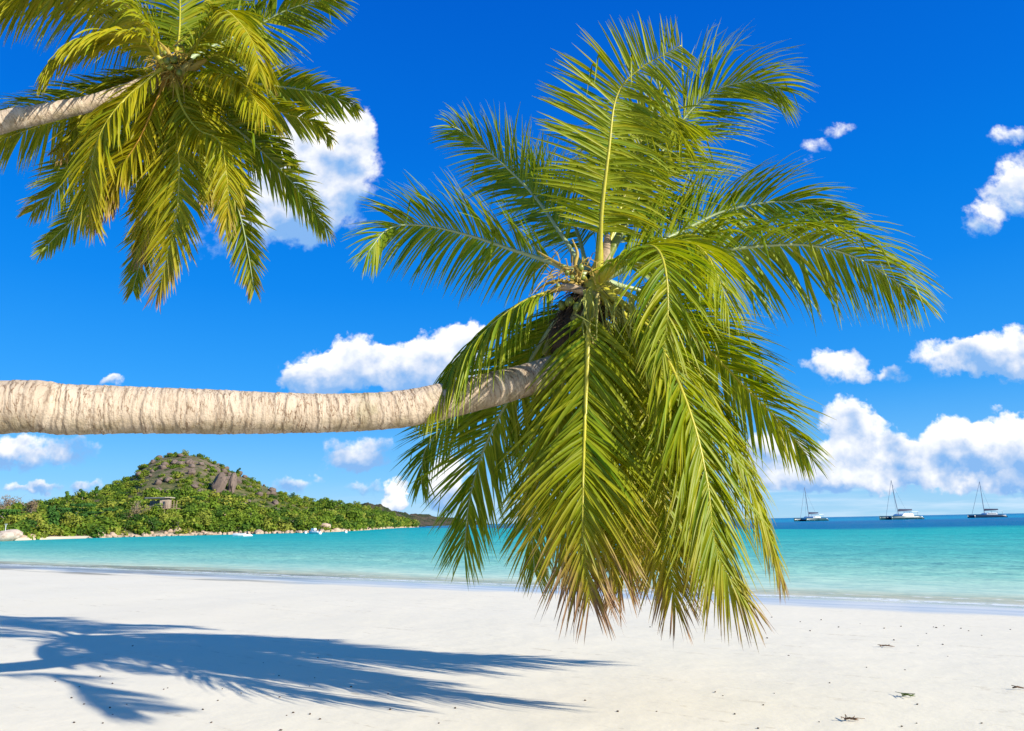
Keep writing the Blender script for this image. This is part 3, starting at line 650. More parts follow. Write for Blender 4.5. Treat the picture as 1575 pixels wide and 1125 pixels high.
for i in range(260):
    a = Vector(px(rg.gauss(268, 12), rg.gauss(105, 11), 11.0 - rg.uniform(-.1, .3))); d = Vector((rg.gauss(0, 1), rg.gauss(-.3, .6), rg.gauss(0, .8))).normalized(); l_ = rg.uniform(.12, .38)
    mb.tube([a - rootB.location, a + d * l_ * .6 - rootB.location, a + d * l_ + Vector((0, 0, -l_ * .4)) - rootB.location], [.012, .010, .004], 4, False)
mb.build('flower_spray', M_inf, rootB)
B_.stalk('flower_stalk', [(268,100,-.2),(258,80,-.25),(245,65,-.2)], [.05,.035,.012], M_inf)
B_.stalk('petiole_base', [(290,112,-.2),(305,100,-.25),(322,88,-.25)], [.07,.05,.02], M_inf)
B_.stalk('petiole_base', [(270,98,0),(276,112,-.2),(285,105,-.25),(296,92,-.25)], [.12,.11,.07,.03], M_bas)

# ---- the palm just outside the frame whose shadow reaches in at lower left
def sh(x, y, h):
    g_ = gp(x, y, .12); return Vector((g_.x + SUN_A * (h - .12), g_.y - SUN_B * (h - .12), h))
c3 = sh(-70, 1056, 5.0)
rootC = empty('palm_tree', (c3.x - 2.4, c3.y - 8.0, 0.2))
tag(rootC, 'coconut palm outside the frame, known only by its frond shadow at lower left', 'palm tree')
C_ = Palm(rootC, 6.6, M_leaf)
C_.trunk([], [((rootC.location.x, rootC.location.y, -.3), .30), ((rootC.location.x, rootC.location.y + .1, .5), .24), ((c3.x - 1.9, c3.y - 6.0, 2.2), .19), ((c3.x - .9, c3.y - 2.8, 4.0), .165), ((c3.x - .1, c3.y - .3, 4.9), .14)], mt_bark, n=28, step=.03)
C_.frond([sh(-70, 1056, 5.0), sh(0, 1050, 5.1), sh(62, 1050, 4.95), sh(105, 1073, 4.5), sh(150, 1096, 3.9), sh(190, 1108, 3.2)], (-.3, .2, 1), L=.62, g=(1.6, 1.6), sweep=34)
for (ax, ay) in ((.05, -1), (.25, -.97), (.45, -.9)):
    C_.frond([c3, c3 + Vector((ax * .9, ay * .9, .45)), c3 + Vector((ax * 1.9, ay * 1.9, .35)), c3 + Vector((ax * 2.7, ay * 2.7, -.4)), c3 + Vector((ax * 3.1, ay * 3.1, -1.3))], (0, 0, 1), L=.75, g=(.9, .9), sp=.035)

# ------------------------------------------------------------------ far hill
BASE = ([-260, -100, 0, 100, 200, 350, 500, 550, 590, 615, 645], [150, 160, 172, 195, 215, 232, 246, 300, 420, 560, 640])
RID = ([-260, -100, 0, 60, 110, 160, 200, 226, 248, 280, 310, 340, 370, 400, 440, 480, 520, 560, 600, 622, 645],
       [790, 788, 785, 778, 768, 756, 740, 716, 705, 701, 705, 719, 734, 748, 765, 774, 778, 785, 794, 801, 808])
def hill(x, q):
    Yb = float(np.interp(x, *BASE)); dep = float(np.interp(x, [-260, 0, 250, 500, 645], [60, 70, 110, 90, 40]))
    Yr = Yb + dep; ridge = px(x, float(np.interp(x, *RID)), Yr); base = px(x, 700, Yb); base.z = 0
    if q <= 1:
        P = base.lerp(Vector((ridge.x, ridge.y, 0)), q); s_ = q * .75 + .25 * (3 * q * q - 2 * q ** 3)
        P.z = -.6 * max(0, 1 - q * 12) + (ridge.z + .3) * s_ + .25
    else:
        P = Vector((ridge.x, ridge.y, 0)) + (Vector((ridge.x, ridge.y, 0)) - base) * (q - 1); P.z = max(-1, ridge.z * (1 - (q - 1) ** 1.5))
    k = min(1, q * 6) * min(1, max(0.2, ridge.z / 12))
    P.z += k * (1.0 * noise.noise(Vector((P.x * .09, P.y * .09, 2))) + .5 * noise.noise(Vector((P.x * .3, P.y * .3, 2))))
    return P
def hill_at(x, y):
    best = None
    for i in range(120):
        P = hill(x, i / 110); e = abs(proj(P)[1] - y)
        if best is None or e < best[0]: best = (e, P, i / 110)
    return best[1]
mt_hill, n = material('hill_ground')
P = n.pos(); z = n.sep(P)[2]
c = n.mix(n.map(n.noise(P, .25, 5, .65), .35, .65), (0.055, 0.085, 0.020), (0.17, 0.15, 0.06))
c = n.mix(n.map(n.noise(P, .12, 5, .7), .56, .66), c, (0.17, 0.125, 0.095))
c = n.mix(n.math('MULTIPLY', n.map(z, 15, 26), n.map(n.noise(P, .35, 5, .7), .4, .6)), c, (0.20, 0.15, 0.105))
zz = n.math('ADD', z, n.math('MULTIPLY', n.noise(P, .4, 4), 1.2))
c = n.mix(n.map(zz, 1.9, 1.2), c, n.mix(n.noise(P, .8, 4), (0.42, 0.29, 0.18), (0.66, 0.56, 0.42)))
n.out(n.principled(c, .95, .1, n.bump(n.noise(P, 1.2, 5, .7), .8, .6)))
xs = [-260 + 5 * i for i in range(182)]; qs = [-.06 + .035 * j for j in range(58)]
V = [tuple(hill(x, q)) for q in qs for x in xs]; nx = len(xs)
o = np_mesh('hill', V, [(j * nx + i, j * nx + i + 1, (j + 1) * nx + i + 1, (j + 1) * nx + i) for j in range(len(qs) - 1) for i in range(nx - 1)], mt_hill, smooth=True)
tag(o, kind='structure')
# ridges further off
mt_far, n = material('far_hill_ground')
P = n.pos()
c = n.mix(n.map(n.noise(P, .02, 6, .7), .38, .62), (0.05, 0.075, 0.028), (0.15, 0.115, 0.075))
n.out(n.principled(c, .95, .05, n.bump(n.noise(P, .06, 6, .75), 1.0, 12)))
def far_hill(prof, Y, depth, seed):
    V = []; xs = [p_[0] for p_ in prof]; ys = [p_[1] for p_ in prof]; NX, NQ = 110, 18
    for j in range(NQ):
        q = j / (NQ - 1) * 2
        for i in range(NX):
            x = xs[0] + (xs[-1] - xs[0]) * i / (NX - 1); r = px(x, float(np.interp(x, xs, ys)), Y)
            s_ = q if q < 1 else 2 - q; s_ = s_ * .6 + .4 * (3 * s_ * s_ - 2 * s_ ** 3)
            k = (r.y + depth * (q - 1)) / r.y
            h = max(0, r.z) * s_
            h *= 1 + .12 * noise.noise(Vector((i * .16, j * .5, seed))) + .05 * noise.noise(Vector((i * .7, j * 1.2, seed)))
            V.append((r.x * k, r.y * k, h - .8 + (0 if s_ > .01 else -2)))
    o = np_mesh('hill', V, [(j * NX + i, j * NX + i + 1, (j + 1) * NX + i + 1, (j + 1) * NX + i) for j in range(NQ - 1) for i in range(NX - 1)], mt_far, smooth=True)
    tag(o, kind='structure')
far_hill([(480, 800), (520, 784), (555, 773), (575, 772), (592, 778), (608, 786), (630, 797), (655, 808)], 900, 120, 1)
far_hill([(560, 806), (585, 788), (603, 784), (622, 787), (640, 792), (668, 801), (690, 808)], 1250, 160, 5)
far_hill([(600, 806), (622, 793), (640, 789), (655, 790), (672, 794), (700, 796), (730, 800), (760, 807)], 1700, 200, 9)

# ------------------------------------------------------------------ far vegetation
def leaf_cloud(seed, lobes, nleaf, size):
    """many small leaf clusters spread through a few lobes; lobes = (x,y,z,rx,ry,rz)"""
    rg = np.random.default_rng(seed); L_ = np.array(lobes); vol = (L_[:, 3] * L_[:, 4] * L_[:, 5]) ** .66; pr = vol / vol.sum()
    ix = rg.choice(len(L_), nleaf, p=pr); dv = rg.normal(size=(nleaf, 3)); dv /= np.linalg.norm(dv, axis=1)[:, None]
    rr_ = rg.uniform(.55, 1.08, nleaf) ** .7
    c_ = L_[ix, :3] + dv * rr_[:, None] * L_[ix, 3:]
    nn = dv + rg.normal(size=(nleaf, 3)) * .7; nn /= np.linalg.norm(nn, axis=1)[:, None]
    a = np.cross(nn, rg.normal(size=(nleaf, 3))); a /= np.linalg.norm(a, axis=1)[:, None]; b = np.cross(nn, a)
    s_ = size * rg.uniform(.6, 1.4, nleaf)[:, None]
    V = np.stack([c_ - a * s_, c_ - b * s_ * .7, c_ + a * s_, c_ + b * s_ * .7], 1).reshape(-1, 3)
    Fq = np.arange(nleaf * 4).reshape(-1, 4); return V, Fq, np.repeat(rg.random(nleaf), 4)
def veg_mat(name, a, b, c3):
    mt, n = material(name)
    oi = n.new('ShaderNodeObjectInfo').outputs['Random']; tn = n.attr('tint'); lf = n.attr('leaf')
    k = n.math('FRACT', n.math('ADD', oi, tn))
    c = n.ramp(k, [(0, a), (.55, b), (1, c3)])
    c = n.mix(n.math('MULTIPLY', lf, .5), c, n.mix(1.0, c, (1.7, 1.5, 1.1), 'MULTIPLY'))
    d = n.principled(c, .75, .15); t = n.new('ShaderNodeBsdfTranslucent'); n.put(t.inputs[0], c)
    n.out(n.mixsh(.25, d, t.outputs[0])); return mt
M_veg = veg_mat('woodland_leaves', (0.035, 0.088, 0.014), (0.135, 0.215, 0.018), (0.235, 0.255, 0.040))
M_vegd = veg_mat('dark_leaves', (0.030, 0.090, 0.022), (0.055, 0.140, 0.022), (0.09, 0.17, 0.024))
M_bare = veg_mat('bare_twigs', (0.20, 0.15, 0.095), (0.25, 0.18, 0.11), (0.22, 0.19, 0.10))
M_bark2 = simple_mat('tree_bark', (0.24, 0.20, 0.16), .9, .3, 3)
def crown_mesh(kind, seed):
    rg = random.Random(seed)
    if kind == 'round':
        lb = [(rg.gauss(0, .9), rg.gauss(0, .9), 2.7 + rg.gauss(0, .7), rg.uniform(.9, 1.5), rg.uniform(.9, 1.5), rg.uniform(.7, 1.1)) for _ in range(8)]; mat = M_veg; nl, sz = 620, .26
    elif kind == 'layer':
        lb = [(rg.gauss(0, 1.7), rg.gauss(0, 1.5), 1.8 + i * .75, rg.uniform(1.6, 2.6), rg.uniform(1.4, 2.2), .28) for i in range(5)] + [(rg.gauss(0, 1.8), rg.gauss(0, 1.6), rg.uniform(2, 5), rg.uniform(1, 1.7), 1.2, .25) for i in range(5)]; mat = M_vegd; nl, sz = 900, .28
    elif kind == 'bare':
        lb = [(rg.gauss(0, 1.3), rg.gauss(0, 1.2), 3.3 + rg.gauss(0, .8), 1.1, 1.1, .8) for _ in range(9)]; mat = M_bare; nl, sz = 800, .13
    else:
        lb = [(rg.gauss(0, .35), rg.gauss(0, .35), 2.2 + i * .65, .9 - .07 * i, .9 - .07 * i, .55) for i in range(5)]; mat = M_vegd; nl, sz = 480, .24
    V, Fq, lf = leaf_cloud(seed, lb, nl, sz)
    return np_mesh('crown', V, Fq, mat, {'leaf': lf, 'tint': np.zeros(len(V))}, link=False), lb
def trunk_mesh(lb, seed, bare=False):
    mb = MB(); rg = random.Random(seed); top = Vector((0.1, 0, 2.2))
    mb.tube([(0, 0, -.5), (.05, 0, 1), top], [.22, .17, .12], 6)
    for l in lb[:7]:
        e = Vector(l[:3]); mb.tube([top.lerp(Vector((0, 0, 1)), rg.random() * .6), top.lerp(e, .5) + Vector((0, 0, .2)), e], [.10, .07, .03], 5)
        if bare:
            for _ in range(7): mb.tube([top.lerp(e, rg.uniform(.4, 1)), e + Vector((rg.gauss(0, .8), rg.gauss(0, .8), rg.gauss(.4, .5)))], [.035, .012], 4)
    me = bpy.data.meshes.new('trunk'); me.from_pydata(mb.v, [], mb.f); me.materials.append(M_bark2); return me
KIND = {}
for kd in ('round', 'layer', 'bare', 'slim'):
    KIND[kd] = []
    for i in range(4 if kd == 'round' else 2):
        cm, lb = crown_mesh(kd, 11 + i + len(kd)); KIND[kd].append((cm, trunk_mesh(lb, i, kd == 'bare')))
NAMES = {'round': ('broadleaf_tree', 'bushy'), 'layer': ('spreading_tree', 'dark'), 'bare': ('bare_tree', 'bare'), 'slim': ('slender_tree', 'slim')}
def tree(kd, P, s_, label, group=None, parts=True, sx=1.0):
    rg = random.Random(int(P.x * 10)); cm, tm = KIND[kd][rg.randrange(len(KIND[kd]))]
    r = empty(NAMES[kd][0], P, rg.uniform(0, 6.28)); r.scale = (s_ * sx, s_ * sx, s_)
    tag(r, label, 'tree', group)
    mesh_obj('crown', cm, r); mesh_obj('trunk', tm, r)
    return r
# trees of their own: (kind, px, py of foot, height scale, label)
def T_(kd, x, y, h, label, sx=1.0):
    P = hill_at(x, y); tree(kd, P - Vector((0, 0, .3)), h, label, sx=sx)
T_('bare', 214, 806, 1.2, 'leafless tan tree with round twiggy crown near the hill foot below the house', 1.1)
T_('bare', 52, 800, 1.25, 'leafless brown tree with pale leaning stem rising over dark green trees')
T_('bare', 8, 795, 1.1, 'leafless brownish tree at the far left end of the shore wood')
T_('layer', 118, 812, 1.35, 'dark spreading tree with flat layered branches, largest at the hill foot')
T_('layer', 22, 814, 1.2, 'dark layered tree at the left end above the big pale beach boulder')
T_('layer', 145, 808, 1.0, 'smaller dark layered tree just right of the largest spreading tree')
T_('slim', 105, 776, .9, 'lone feathery tree standing on the skyline left of the summit slope')
T_('slim', 128, 770, .85, 'feathery skyline tree just right of the lone one')
T_('slim', 150, 764, .8, 'feathery skyline tree where the ridge begins to climb')
T_('slim', 365, 733, .75, 'small lone tree poking up on the right shoulder of the hill')
T_('round', 245, 818, 1.0, 'bright green bushy tree beside the shore rocks under the house')
T_('round', 280, 818, 1.1, 'dark rounded tree between the shore rocks and the house')
T_('round', 320, 815, 1.05, 'round green tree under the twin rock slabs by the shore')
T_('round', 66, 822, 1.3, 'low bright green tree right of the beach boulder')
T_('slim', 90, 822, 1.5, 'blue green feathery tree behind the small beach')
rg = random.Random(21)
for i in range(64):      # wood along the foot of the hill
    x = -40 + i * 10.2 + rg.uniform(-4, 4); q = rg.uniform(.05, .2) if x < 500 else rg.uniform(.1, .5)
    tree('round', hill(x, q) - Vector((0, 0, .5)), rg.uniform(.7, 1.15) * (1 if x < 500 else 1.5), 'bushy green tree in the wood along the foot of the far hill', 'trees along the foot of the far hill')
for i in range(44):
    x = 170 + i * 10.4 + rg.uniform(-4, 4)
    tree('round', hill(x, rg.uniform(.93, 1.04)) - Vector((0, 0, .9)), rg.uniform(.4, .75) * (1 if x < 480 else 1.5), 'small bushy tree on the skyline of the far hill', 'trees on the skyline of the far hill')
# the rest of the wood: one mass
VV, FF, LL, TT = [], [], [], []; off = 0
bases = [leaf_cloud(50 + i, [(rg.gauss(0, .7), rg.gauss(0, .7), 1.1 + rg.gauss(0, .4), rg.uniform(.7, 1.3), rg.uniform(.7, 1.3), rg.uniform(.6, 1.0)) for _ in range(6)], 170, .30) for i in range(6)]
for i in range(2600):
    x = rg.uniform(-200, 640); q = rg.random() ** .9 * 1.03 + .02
    dist_ = float(np.interp(x, *BASE))
    bare_top = noise.noise(Vector((x * .035, q * 7, 3)))
    top = 225 < x < 430 and q > .45
    if top and bare_top > .05: continue
    s_ = rg.uniform(.5, 1.15) * (1.35 if q < .45 else .8) * (dist_ / 230) ** .5
    if x < 200: s_ *= 1.15
    V, Fq, lf = bases[rg.randrange(6)]; P = hill(x, q); a = rg.uniform(0, 6.28); ca, sa = math.cos(a), math.sin(a)
    W_ = np.empty_like(V); W_[:, 0] = (V[:, 0] * ca - V[:, 1] * sa) * s_ * 1.15 + P.x; W_[:, 1] = (V[:, 0] * sa + V[:, 1] * ca) * s_ * 1.15 + P.y; W_[:, 2] = V[:, 2] * s_ + P.z - .5
    VV.append(W_); FF.append(Fq + off); LL.append(lf); TT.append(np.full(len(V), rg.random() * .99)); off += len(V)
o = np_mesh('woodland', np.concatenate(VV), np.concatenate(FF), M_veg, {'leaf': np.concatenate(LL), 'tint': np.concatenate(TT)})
tag(o, 'scrubby green woodland covering the far hill', 'woodland', kind='stuff')

# ------------------------------------------------------------------ rocks
def rock_mat(name, a, b, c3):
    mt, n = material(name); P = n.objco(); oi = n.new('ShaderNodeObjectInfo').outputs['Random']
    c = n.mix(n.noise(P, 1.6, 5, .65), a, b); c = n.mix(n.map(n.noise(P, 2.6, 5, .7), .5, .68), c, c3)
    c = n.mix(n.math('MULTIPLY', oi, .35), c, n.mix(1.0, c, (.6, .55, .5), 'MULTIPLY'))
    n.out(n.principled(c, .9, .15, n.bump(n.noise(P, 5, 6, .7), .6, .15))); return mt
M_gran = rock_mat('pink_granite', (0.40, 0.27, 0.18), (0.62, 0.47, 0.34), (0.22, 0.17, 0.14))
M_dark = rock_mat('weathered_granite', (0.11, 0.085, 0.068), (0.25, 0.185, 0.145), (0.055, 0.048, 0.045))
M_pale = rock_mat('pale_granite', (0.44, 0.35, 0.28), (0.58, 0.49, 0.40), (0.30, 0.21, 0.14))
def rock_mesh(seed, sh, mat, sub=4, cuts=11):
    import bmesh
    bm = bmesh.new(); bmesh.ops.create_icosphere(bm, subdivisions=sub, radius=1)
    rq = random.Random(int(seed * 10)); pl = [(Vector((rq.gauss(0, 1), rq.gauss(0, 1), rq.gauss(0, 1))).normalized(), rq.uniform(.68, .98)) for _ in range(cuts)]
    for v_ in bm.verts:
        p_ = v_.co.copy()
        for (pn, pd) in pl:
            dd_ = p_.dot(pn)
            if dd_ > pd: p_ = p_ - pn * (dd_ - pd) * .9
        k = 1 + .28 * noise.noise(p_ * .9 + Vector((seed, 0, 0))) * .6 + .10 * noise.noise(p_ * 2.1 + Vector((0, seed, 0))) + .06 * noise.noise(p_ * 5 + Vector((0, 0, seed)))
        k = min(k, 1.12 + .04 * noise.noise(p_ * 3))
        v_.co = Vector((p_.x * k * sh[0], p_.y * k * sh[1], p_.z * k * sh[2]))
    me = bpy.data.meshes.new('boulder'); bm.to_mesh(me); bm.free(); me.materials.append(mat)
    me.polygons.foreach_set('use_smooth', [True] * len(me.polygons)); return me
RK = [rock_mesh(i * 3.1, (1, .85, R.uniform(.6, .9)), M_gran, 3) for i in range(6)]
RD = [rock_mesh(40 + i * 2.7, (1, .9, R.uniform(.6, 1.1)), M_dark, 3) for i in range(6)]
def rock(me, P, s_, label, group=None, rz=None, sc3=None):
    o = mesh_obj('boulder', me); o.location = P; o.rotation_euler = (R.uniform(-.3, .3), R.uniform(-.3, .3), R.uniform(0, 6.28) if rz is None else rz)
    o.scale = sc3 or (s_, s_, s_); tag(o, label, 'rock', group); return o
for i in range(110):
    x = 150 + i * 4.35 + R.uniform(-2, 2); big = R.random() < .18
    P = hill(x, R.uniform(-.01, .05)); P.z = max(P.z, .1) + .1
    rock(RK[R.randrange(6)], P, (R.uniform(1.0, 1.7) if big else R.uniform(.45, 1.0)) * (float(np.interp(x, *BASE)) / 235) ** .8 * float(np.interp(x, [150, 250, 640], [.6, .9, 1])), 'pinkish granite boulder on the waterline of the far hill', 'boulders along the far shore')
for (x, y, s_, lab) in ((457, 808, 2.6, 'largest grey pink boulder above the shore right of the white motorboat'), (478, 812, 2.3, 'tall pointed boulder on the shore behind the white motorboat'), (502, 813, 2.4, 'rounded pink boulder at the waterline right of the pointed boulder'), (440, 810, 1.7, 'brown boulder left of the largest shore boulder')):
    rock(RD[2] if s_ > 2.5 else RK[1], hill_at(x, y) + Vector((0, 0, .4)), s_, lab)
for i in range(90):
    x = R.uniform(212, 430); lo = float(np.interp(x, [215, 250, 300, 425], [715, 700, 700, 755])); y = lo + R.random() ** 1.5 * 62
    rock(RD[R.randrange(6)], hill_at(x, y) + Vector((0, -.3, .5)), R.uniform(.6, 1.9), 'dark weathered granite outcrop on the upper slope of the far hill', 'rock outcrops on the far hill')
for i in range(16):
    x = R.uniform(230, 590); y = float(np.interp(x, [230, 400, 590], [790, 785, 800])) + R.uniform(-12, 12)
    rock(RD[R.randrange(6)] if R.random() < .5 else RK[R.randrange(6)], hill_at(x, y) + Vector((0, 0, .4)), R.uniform(.8, 1.5), 'boulder half hidden by trees low on the far hill', 'boulders among the lower trees')
slab = rock_mesh(77, (.8, .75, 1.35), M_dark, 4)
P = hill_at(343, 757); rock(slab, P + Vector((0, -2, 3.0)), 1, 'broad upright rock slab, left of the pair high on the far hill', rz=.2, sc3=(3.5, 3.0, 3.3))
P = hill_at(362, 757); rock(slab, P + Vector((0, -2, 3.0)), 1, 'narrow upright rock slab, right of the pair high on the far hill', rz=1.8, sc3=(2.0, 2.2, 3.3))
big = rock_mesh(91, (1.25, .9, .62), M_pale, 4, 0)
P = gp(8, 832); P = px(4, 829, 169); P.z = .75
rock(big, P, 1, 'big pale rounded boulder on the far beach at the left edge', rz=.2, sc3=(3.0, 2.6, 2.5))
for (x, s_, lab) in ((50, .9, 'small tan rock on the far beach right of the big boulder'), (62, 1.3, 'low brown rock under the trees behind the far beach'), (165, 1.6, 'tan rock where the far beach meets the rocky shore'), (185, 1.2, 'orange tan rock at the start of the rocky shore')):
    P = hill(x, .02); P.z = .7; rock(RK[3], P, s_, lab)
# far beach
mt_fb = simple_mat('far_sand', (0.54, 0.45, 0.33), .95, .08, .3)
V = []; NX = 60
for j in range(6):
    for i in range(NX + 1):
        x = -260 + i * (430 / NX); b = hill(x, 0); t = j / 5; wd = float(np.interp(x, [-260, 40, 120, 170], [6, 4, 1.6, .2]))
        V.append((b.x, b.y - wd + t * (wd + 6), -.35 + .95 * t))
o = np_mesh('beach', V, [(j * (NX + 1) + i, j * (NX + 1) + i + 1, (j + 1) * (NX + 1) + i + 1, (j + 1) * (NX + 1) + i) for j in range(5) for i in range(NX)], mt_fb, smooth=True)
tag(o, kind='structure')
# signpost
mb = MB(); P = px(8, 818, 168); mb.tube([(0, 0, -1), (0, 0, 2.4)], .08, 8)
r = empty('signpost', (P.x, P.y, 1.2)); tag(r, 'thin grey post with a flat top panel above the big beach boulder', 'post')
mb.build('post', simple_mat('grey_post', (.5, .52, .5)), r); mb = MB(); mb.box((0, 0, 2.5), (.6, .12, .2)); mb.build('panel', simple_mat('grey_panel', (.3, .34, .34)), r)

# ------------------------------------------------------------------ house on the hill
P = hill_at(262, 785); H = empty('house', P + Vector((0, -3, .5)), .12)
tag(H, 'flat roofed house with timber deck on stilts standing among trees on the far hill', 'house')
M_wall = simple_mat('cream_wall', (.38, .30, .22)); M_roof = simple_mat('grey_roof', (.15, .16, .16)); M_wood = simple_mat('deck_wood', (.28, .19, .13)); M_glass = simple_mat('dark_glass', (.03, .04, .05), .15, .2, 2, .6)
mb = MB(); mb.box((1.0, 0, 1.6), (2.4, 4, 3.2)); mb.box((-2.1, 1.2, 1.3), (3.78, 2.6, 2.6)); mb.build('wall', M_wall, H)
mb = MB(); mb.box((-1.6, -.2, 3.42), (6.2, 5.6, .34)); mb.build('roof', M_roof, H)
mb = MB(); mb.box((2.35, -.3, 3.5), (1.6, 5.2, .30)); mb.build('roof', simple_mat('pale_roof', (.42, .36, .27)), H)
mb = MB(); mb.box((3.4, -2.4, -.1), (5.2, 3.2, .25)); mb.build('deck', M_wood, H)
for i in range(6):
    mb = MB(); mb.tube([(1.2 + i * .9, -3.8, -2.2), (1.2 + i * .9, -3.8, 2.4)], .11, 6); mb.build('post', M_wood, H)
mb = MB(); mb.box((3.4, -3.8, 1.0), (5.0, .08, .12)); mb.box((3.4, -3.8, .5), (5.0, .08, .12)); mb.build('railing', M_wood, H)
for i in range(3):
    mb = MB(); mb.box((-3.4 + i * 1.25, -.13, 1.5), (1.0, .06, 1.7)); mb.build('window', M_glass, H)
mb = MB(); mb.box((1.2, -2.03, 1.2), (1.2, .06, 2.1)); mb.build('door', M_glass, H)
mb = MB()
for i in range(9): mb.box((-.6 - i * .28, -2.6 - i * .25, -.2 - i * .34), (1.5, .34, .30))
mb.build('stairs', simple_mat('stone_steps', (.42, .36, .30)), H)

# ------------------------------------------------------------------ boats
M_hullW = simple_mat('white_gelcoat', (.72, .74, .74), .3, .05, 2, .5, .02); M_hullT = simple_mat('teal_hull', (.006, .05, .06), .35, .1, 2, .5, .02); M_hullN = simple_mat('navy_hull', (.012, .035, .07), .35, .1, 2, .5, .02)
M_alu = simple_mat('mast_grey', (.20, .23, .27), .4, .1, 2, .5, .02); M_sail = simple_mat('dark_sail_cover', (.03, .035, .07), .8, .2, 3); M_wire = simple_mat('stay_wire', (.16, .19, .23), .4, .1, 2); M_win = simple_mat('tinted_window', (.02, .03, .04), .15, .1, 2, .6, .01)
def hull_mb(y0, L, beam, h, draft=.5):
    mb = MB(); st = []; NX = 26
    for i in range(NX + 1):
        t = i / NX; x = -L / 2 + L * t          # bow at -x
        bw = beam * .5 * min(1, (t * 2.6) ** .6) * (1 - .12 * max(0, t - .7) / .3); bw = max(bw, .03)
        top = h * (1.08 - .16 * t) if t < .86 else h * (.92 - (t - .86) / .14 * .62)
        st.append([(x + (.25 * (1 - t) if k == 0 else 0), y0 + s_ * bw * f_, z_) for k, (s_, f_, z_) in enumerate([(0, 0, -draft), (-1, .55, -.3 * draft), (-1, .9, .35 * top), (-1, 1, top), (1, 1, top), (1, .9, .35 * top), (1, .55, -.3 * draft)])])
    vs = [p_ for s_ in st for p_ in s_]; k = 7
    fs = [(i * k + j, i * k + (j + 1) % k, (i + 1) * k + (j + 1) % k, (i + 1) * k + j) for i in range(NX) for j in range(k)]
    fs += [tuple(range(k)), tuple(NX * k + j for j in range(k - 1, -1, -1))]
    mb.add(vs, fs); return mb
def catamaran(x, y, Y, L, rz, label, hm, mast_h, rake, sternpale):
    P = px(x, y, Y); r = empty('catamaran', (P.x, P.y, 0), rz); tag(r, label, 'sailboat')
    B = L * .25
    for s_ in (-1, 1): hull_mb(s_ * B, L, L * .11, L * .10).build('hull', hm, r, True)
    k = L / 14
    mb = MB(); vs = []; prof = [(-1.6, 1.25), (-.9, 2.0), (.2, 2.25), (3.2, 2.2), (3.6, 1.25)]
    for s_ in (-1, 1):
        for (a, b) in prof: vs.append((a * k, s_ * (2.9 - .25 * (b - 1.25)) * k, b * k))
    m5 = len(prof); fs = [(i, i + 1, m5 + i + 1, m5 + i) for i in range(m5 - 1)] + [tuple(range(m5 - 1, -1, -1)), tuple(range(m5, 2 * m5))]
    mb.add(vs, fs); mb.box((1.2 * k, 0, 1.02 * k), (8.4 * k, 5.2 * k, .44 * k)); mb.build('cabin', M_hullW, r)
    mb = MB(); mb.box((1.1 * k, 0, 1.80 * k), (3.7 * k, 5.56 * k, .36 * k)); mb.build('window', M_win, r)
    mb = MB(); mb.box((4.6 * k, 0, 2.95 * k), (3.0 * k, 4.8 * k, .14 * k)); mb.build('bimini', M_hullW, r)
    for (a, b) in ((3.4, -2.2), (3.4, 2.2), (5.9, -2.2), (5.9, 2.2)):
        mb = MB(); mb.tube([(a * k, b * k, 1.2 * k), (a * k, b * k, 2.88 * k)], .05 * k, 6); mb.build('bimini_post', M_alu, r)
    for s_ in (-1, 1):
        mb = MB(); mb.box((5.9 * k, s_ * B, .95 * k), (1.3 * k, .8 * k, .4 * k)); mb.build('stern_step', sternpale, r)
    top = Vector((-.9 * k + rake, 0, mast_h)); mb = MB(); mb.tube([(-.9 * k, 0, 1.5 * k), (-.9 * k + rake * .5, 0, mast_h * .5), top], [.17, .15, .10], 8); mb.build('mast', M_alu, r)
    mb = MB(); mb.tube([(-.8 * k, 0, 3.15 * k), (5.3 * k, 0, 3.45 * k)], .1 * k, 8); mb.build('boom', M_alu, r)
    mb = MB(); vs = []; NX = 12
    for i in range(NX + 1):
        t = i / NX; hgt = (.85 - .45 * t) * k; z0 = (3.24 + .3 * t) * k; xx = (-.7 + 6.0 * t) * k; ww = (.28 - .1 * t) * k
        vs += [(xx, -ww, z0), (xx, -ww * .7, z0 + hgt * .7), (xx, 0, z0 + hgt), (xx, ww * .7, z0 + hgt * .7), (xx, ww, z0)]
    mb.add(vs, [(i * 5 + j, i * 5 + (j + 1) % 5, (i + 1) * 5 + (j + 1) % 5, (i + 1) * 5 + j) for i in range(NX) for j in range(5)] + [tuple(range(4, -1, -1)), tuple(NX * 5 + j for j in range(5))]); mb.build('sail_cover', M_sail, r)
    mb = MB(); mb.tube([(-6.6 * k, 0, 1.2 * k), top], .07, 5); mb.build('furled_jib', M_wire, r)
    for s_ in (-1, 1):
        mb = MB(); mb.tube([(.9 * k, s_ * B, 1.2 * k), top.lerp(Vector((-.9 * k, 0, 0)), .1)], .035, 4); mb.build('shroud', M_wire, r)
    mb = MB(); mb.tube([(-6.6 * k, -B, 1.15 * k), (-6.6 * k, B, 1.15 * k)], .1, 6); mb.build('crossbeam', M_alu, r)
    return r
catamaran(1247, 800, 350, 14.0, .48, 'anchored catamaran with dark hull nearest the hanging palm fronds', M_hullT, 15.5, -1.0, M_hullW)
catamaran(1386, 797, 330, 15.5, .2, 'middle catamaran with tallest raked mast and dark boom cover', M_hullT, 17.0, -1.6, M_hullW)
catamaran(1518, 794, 350, 13.8, -.12, 'pale catamaran with upright mast near the right edge', M_hullN, 16.5, -.1, M_hullW)
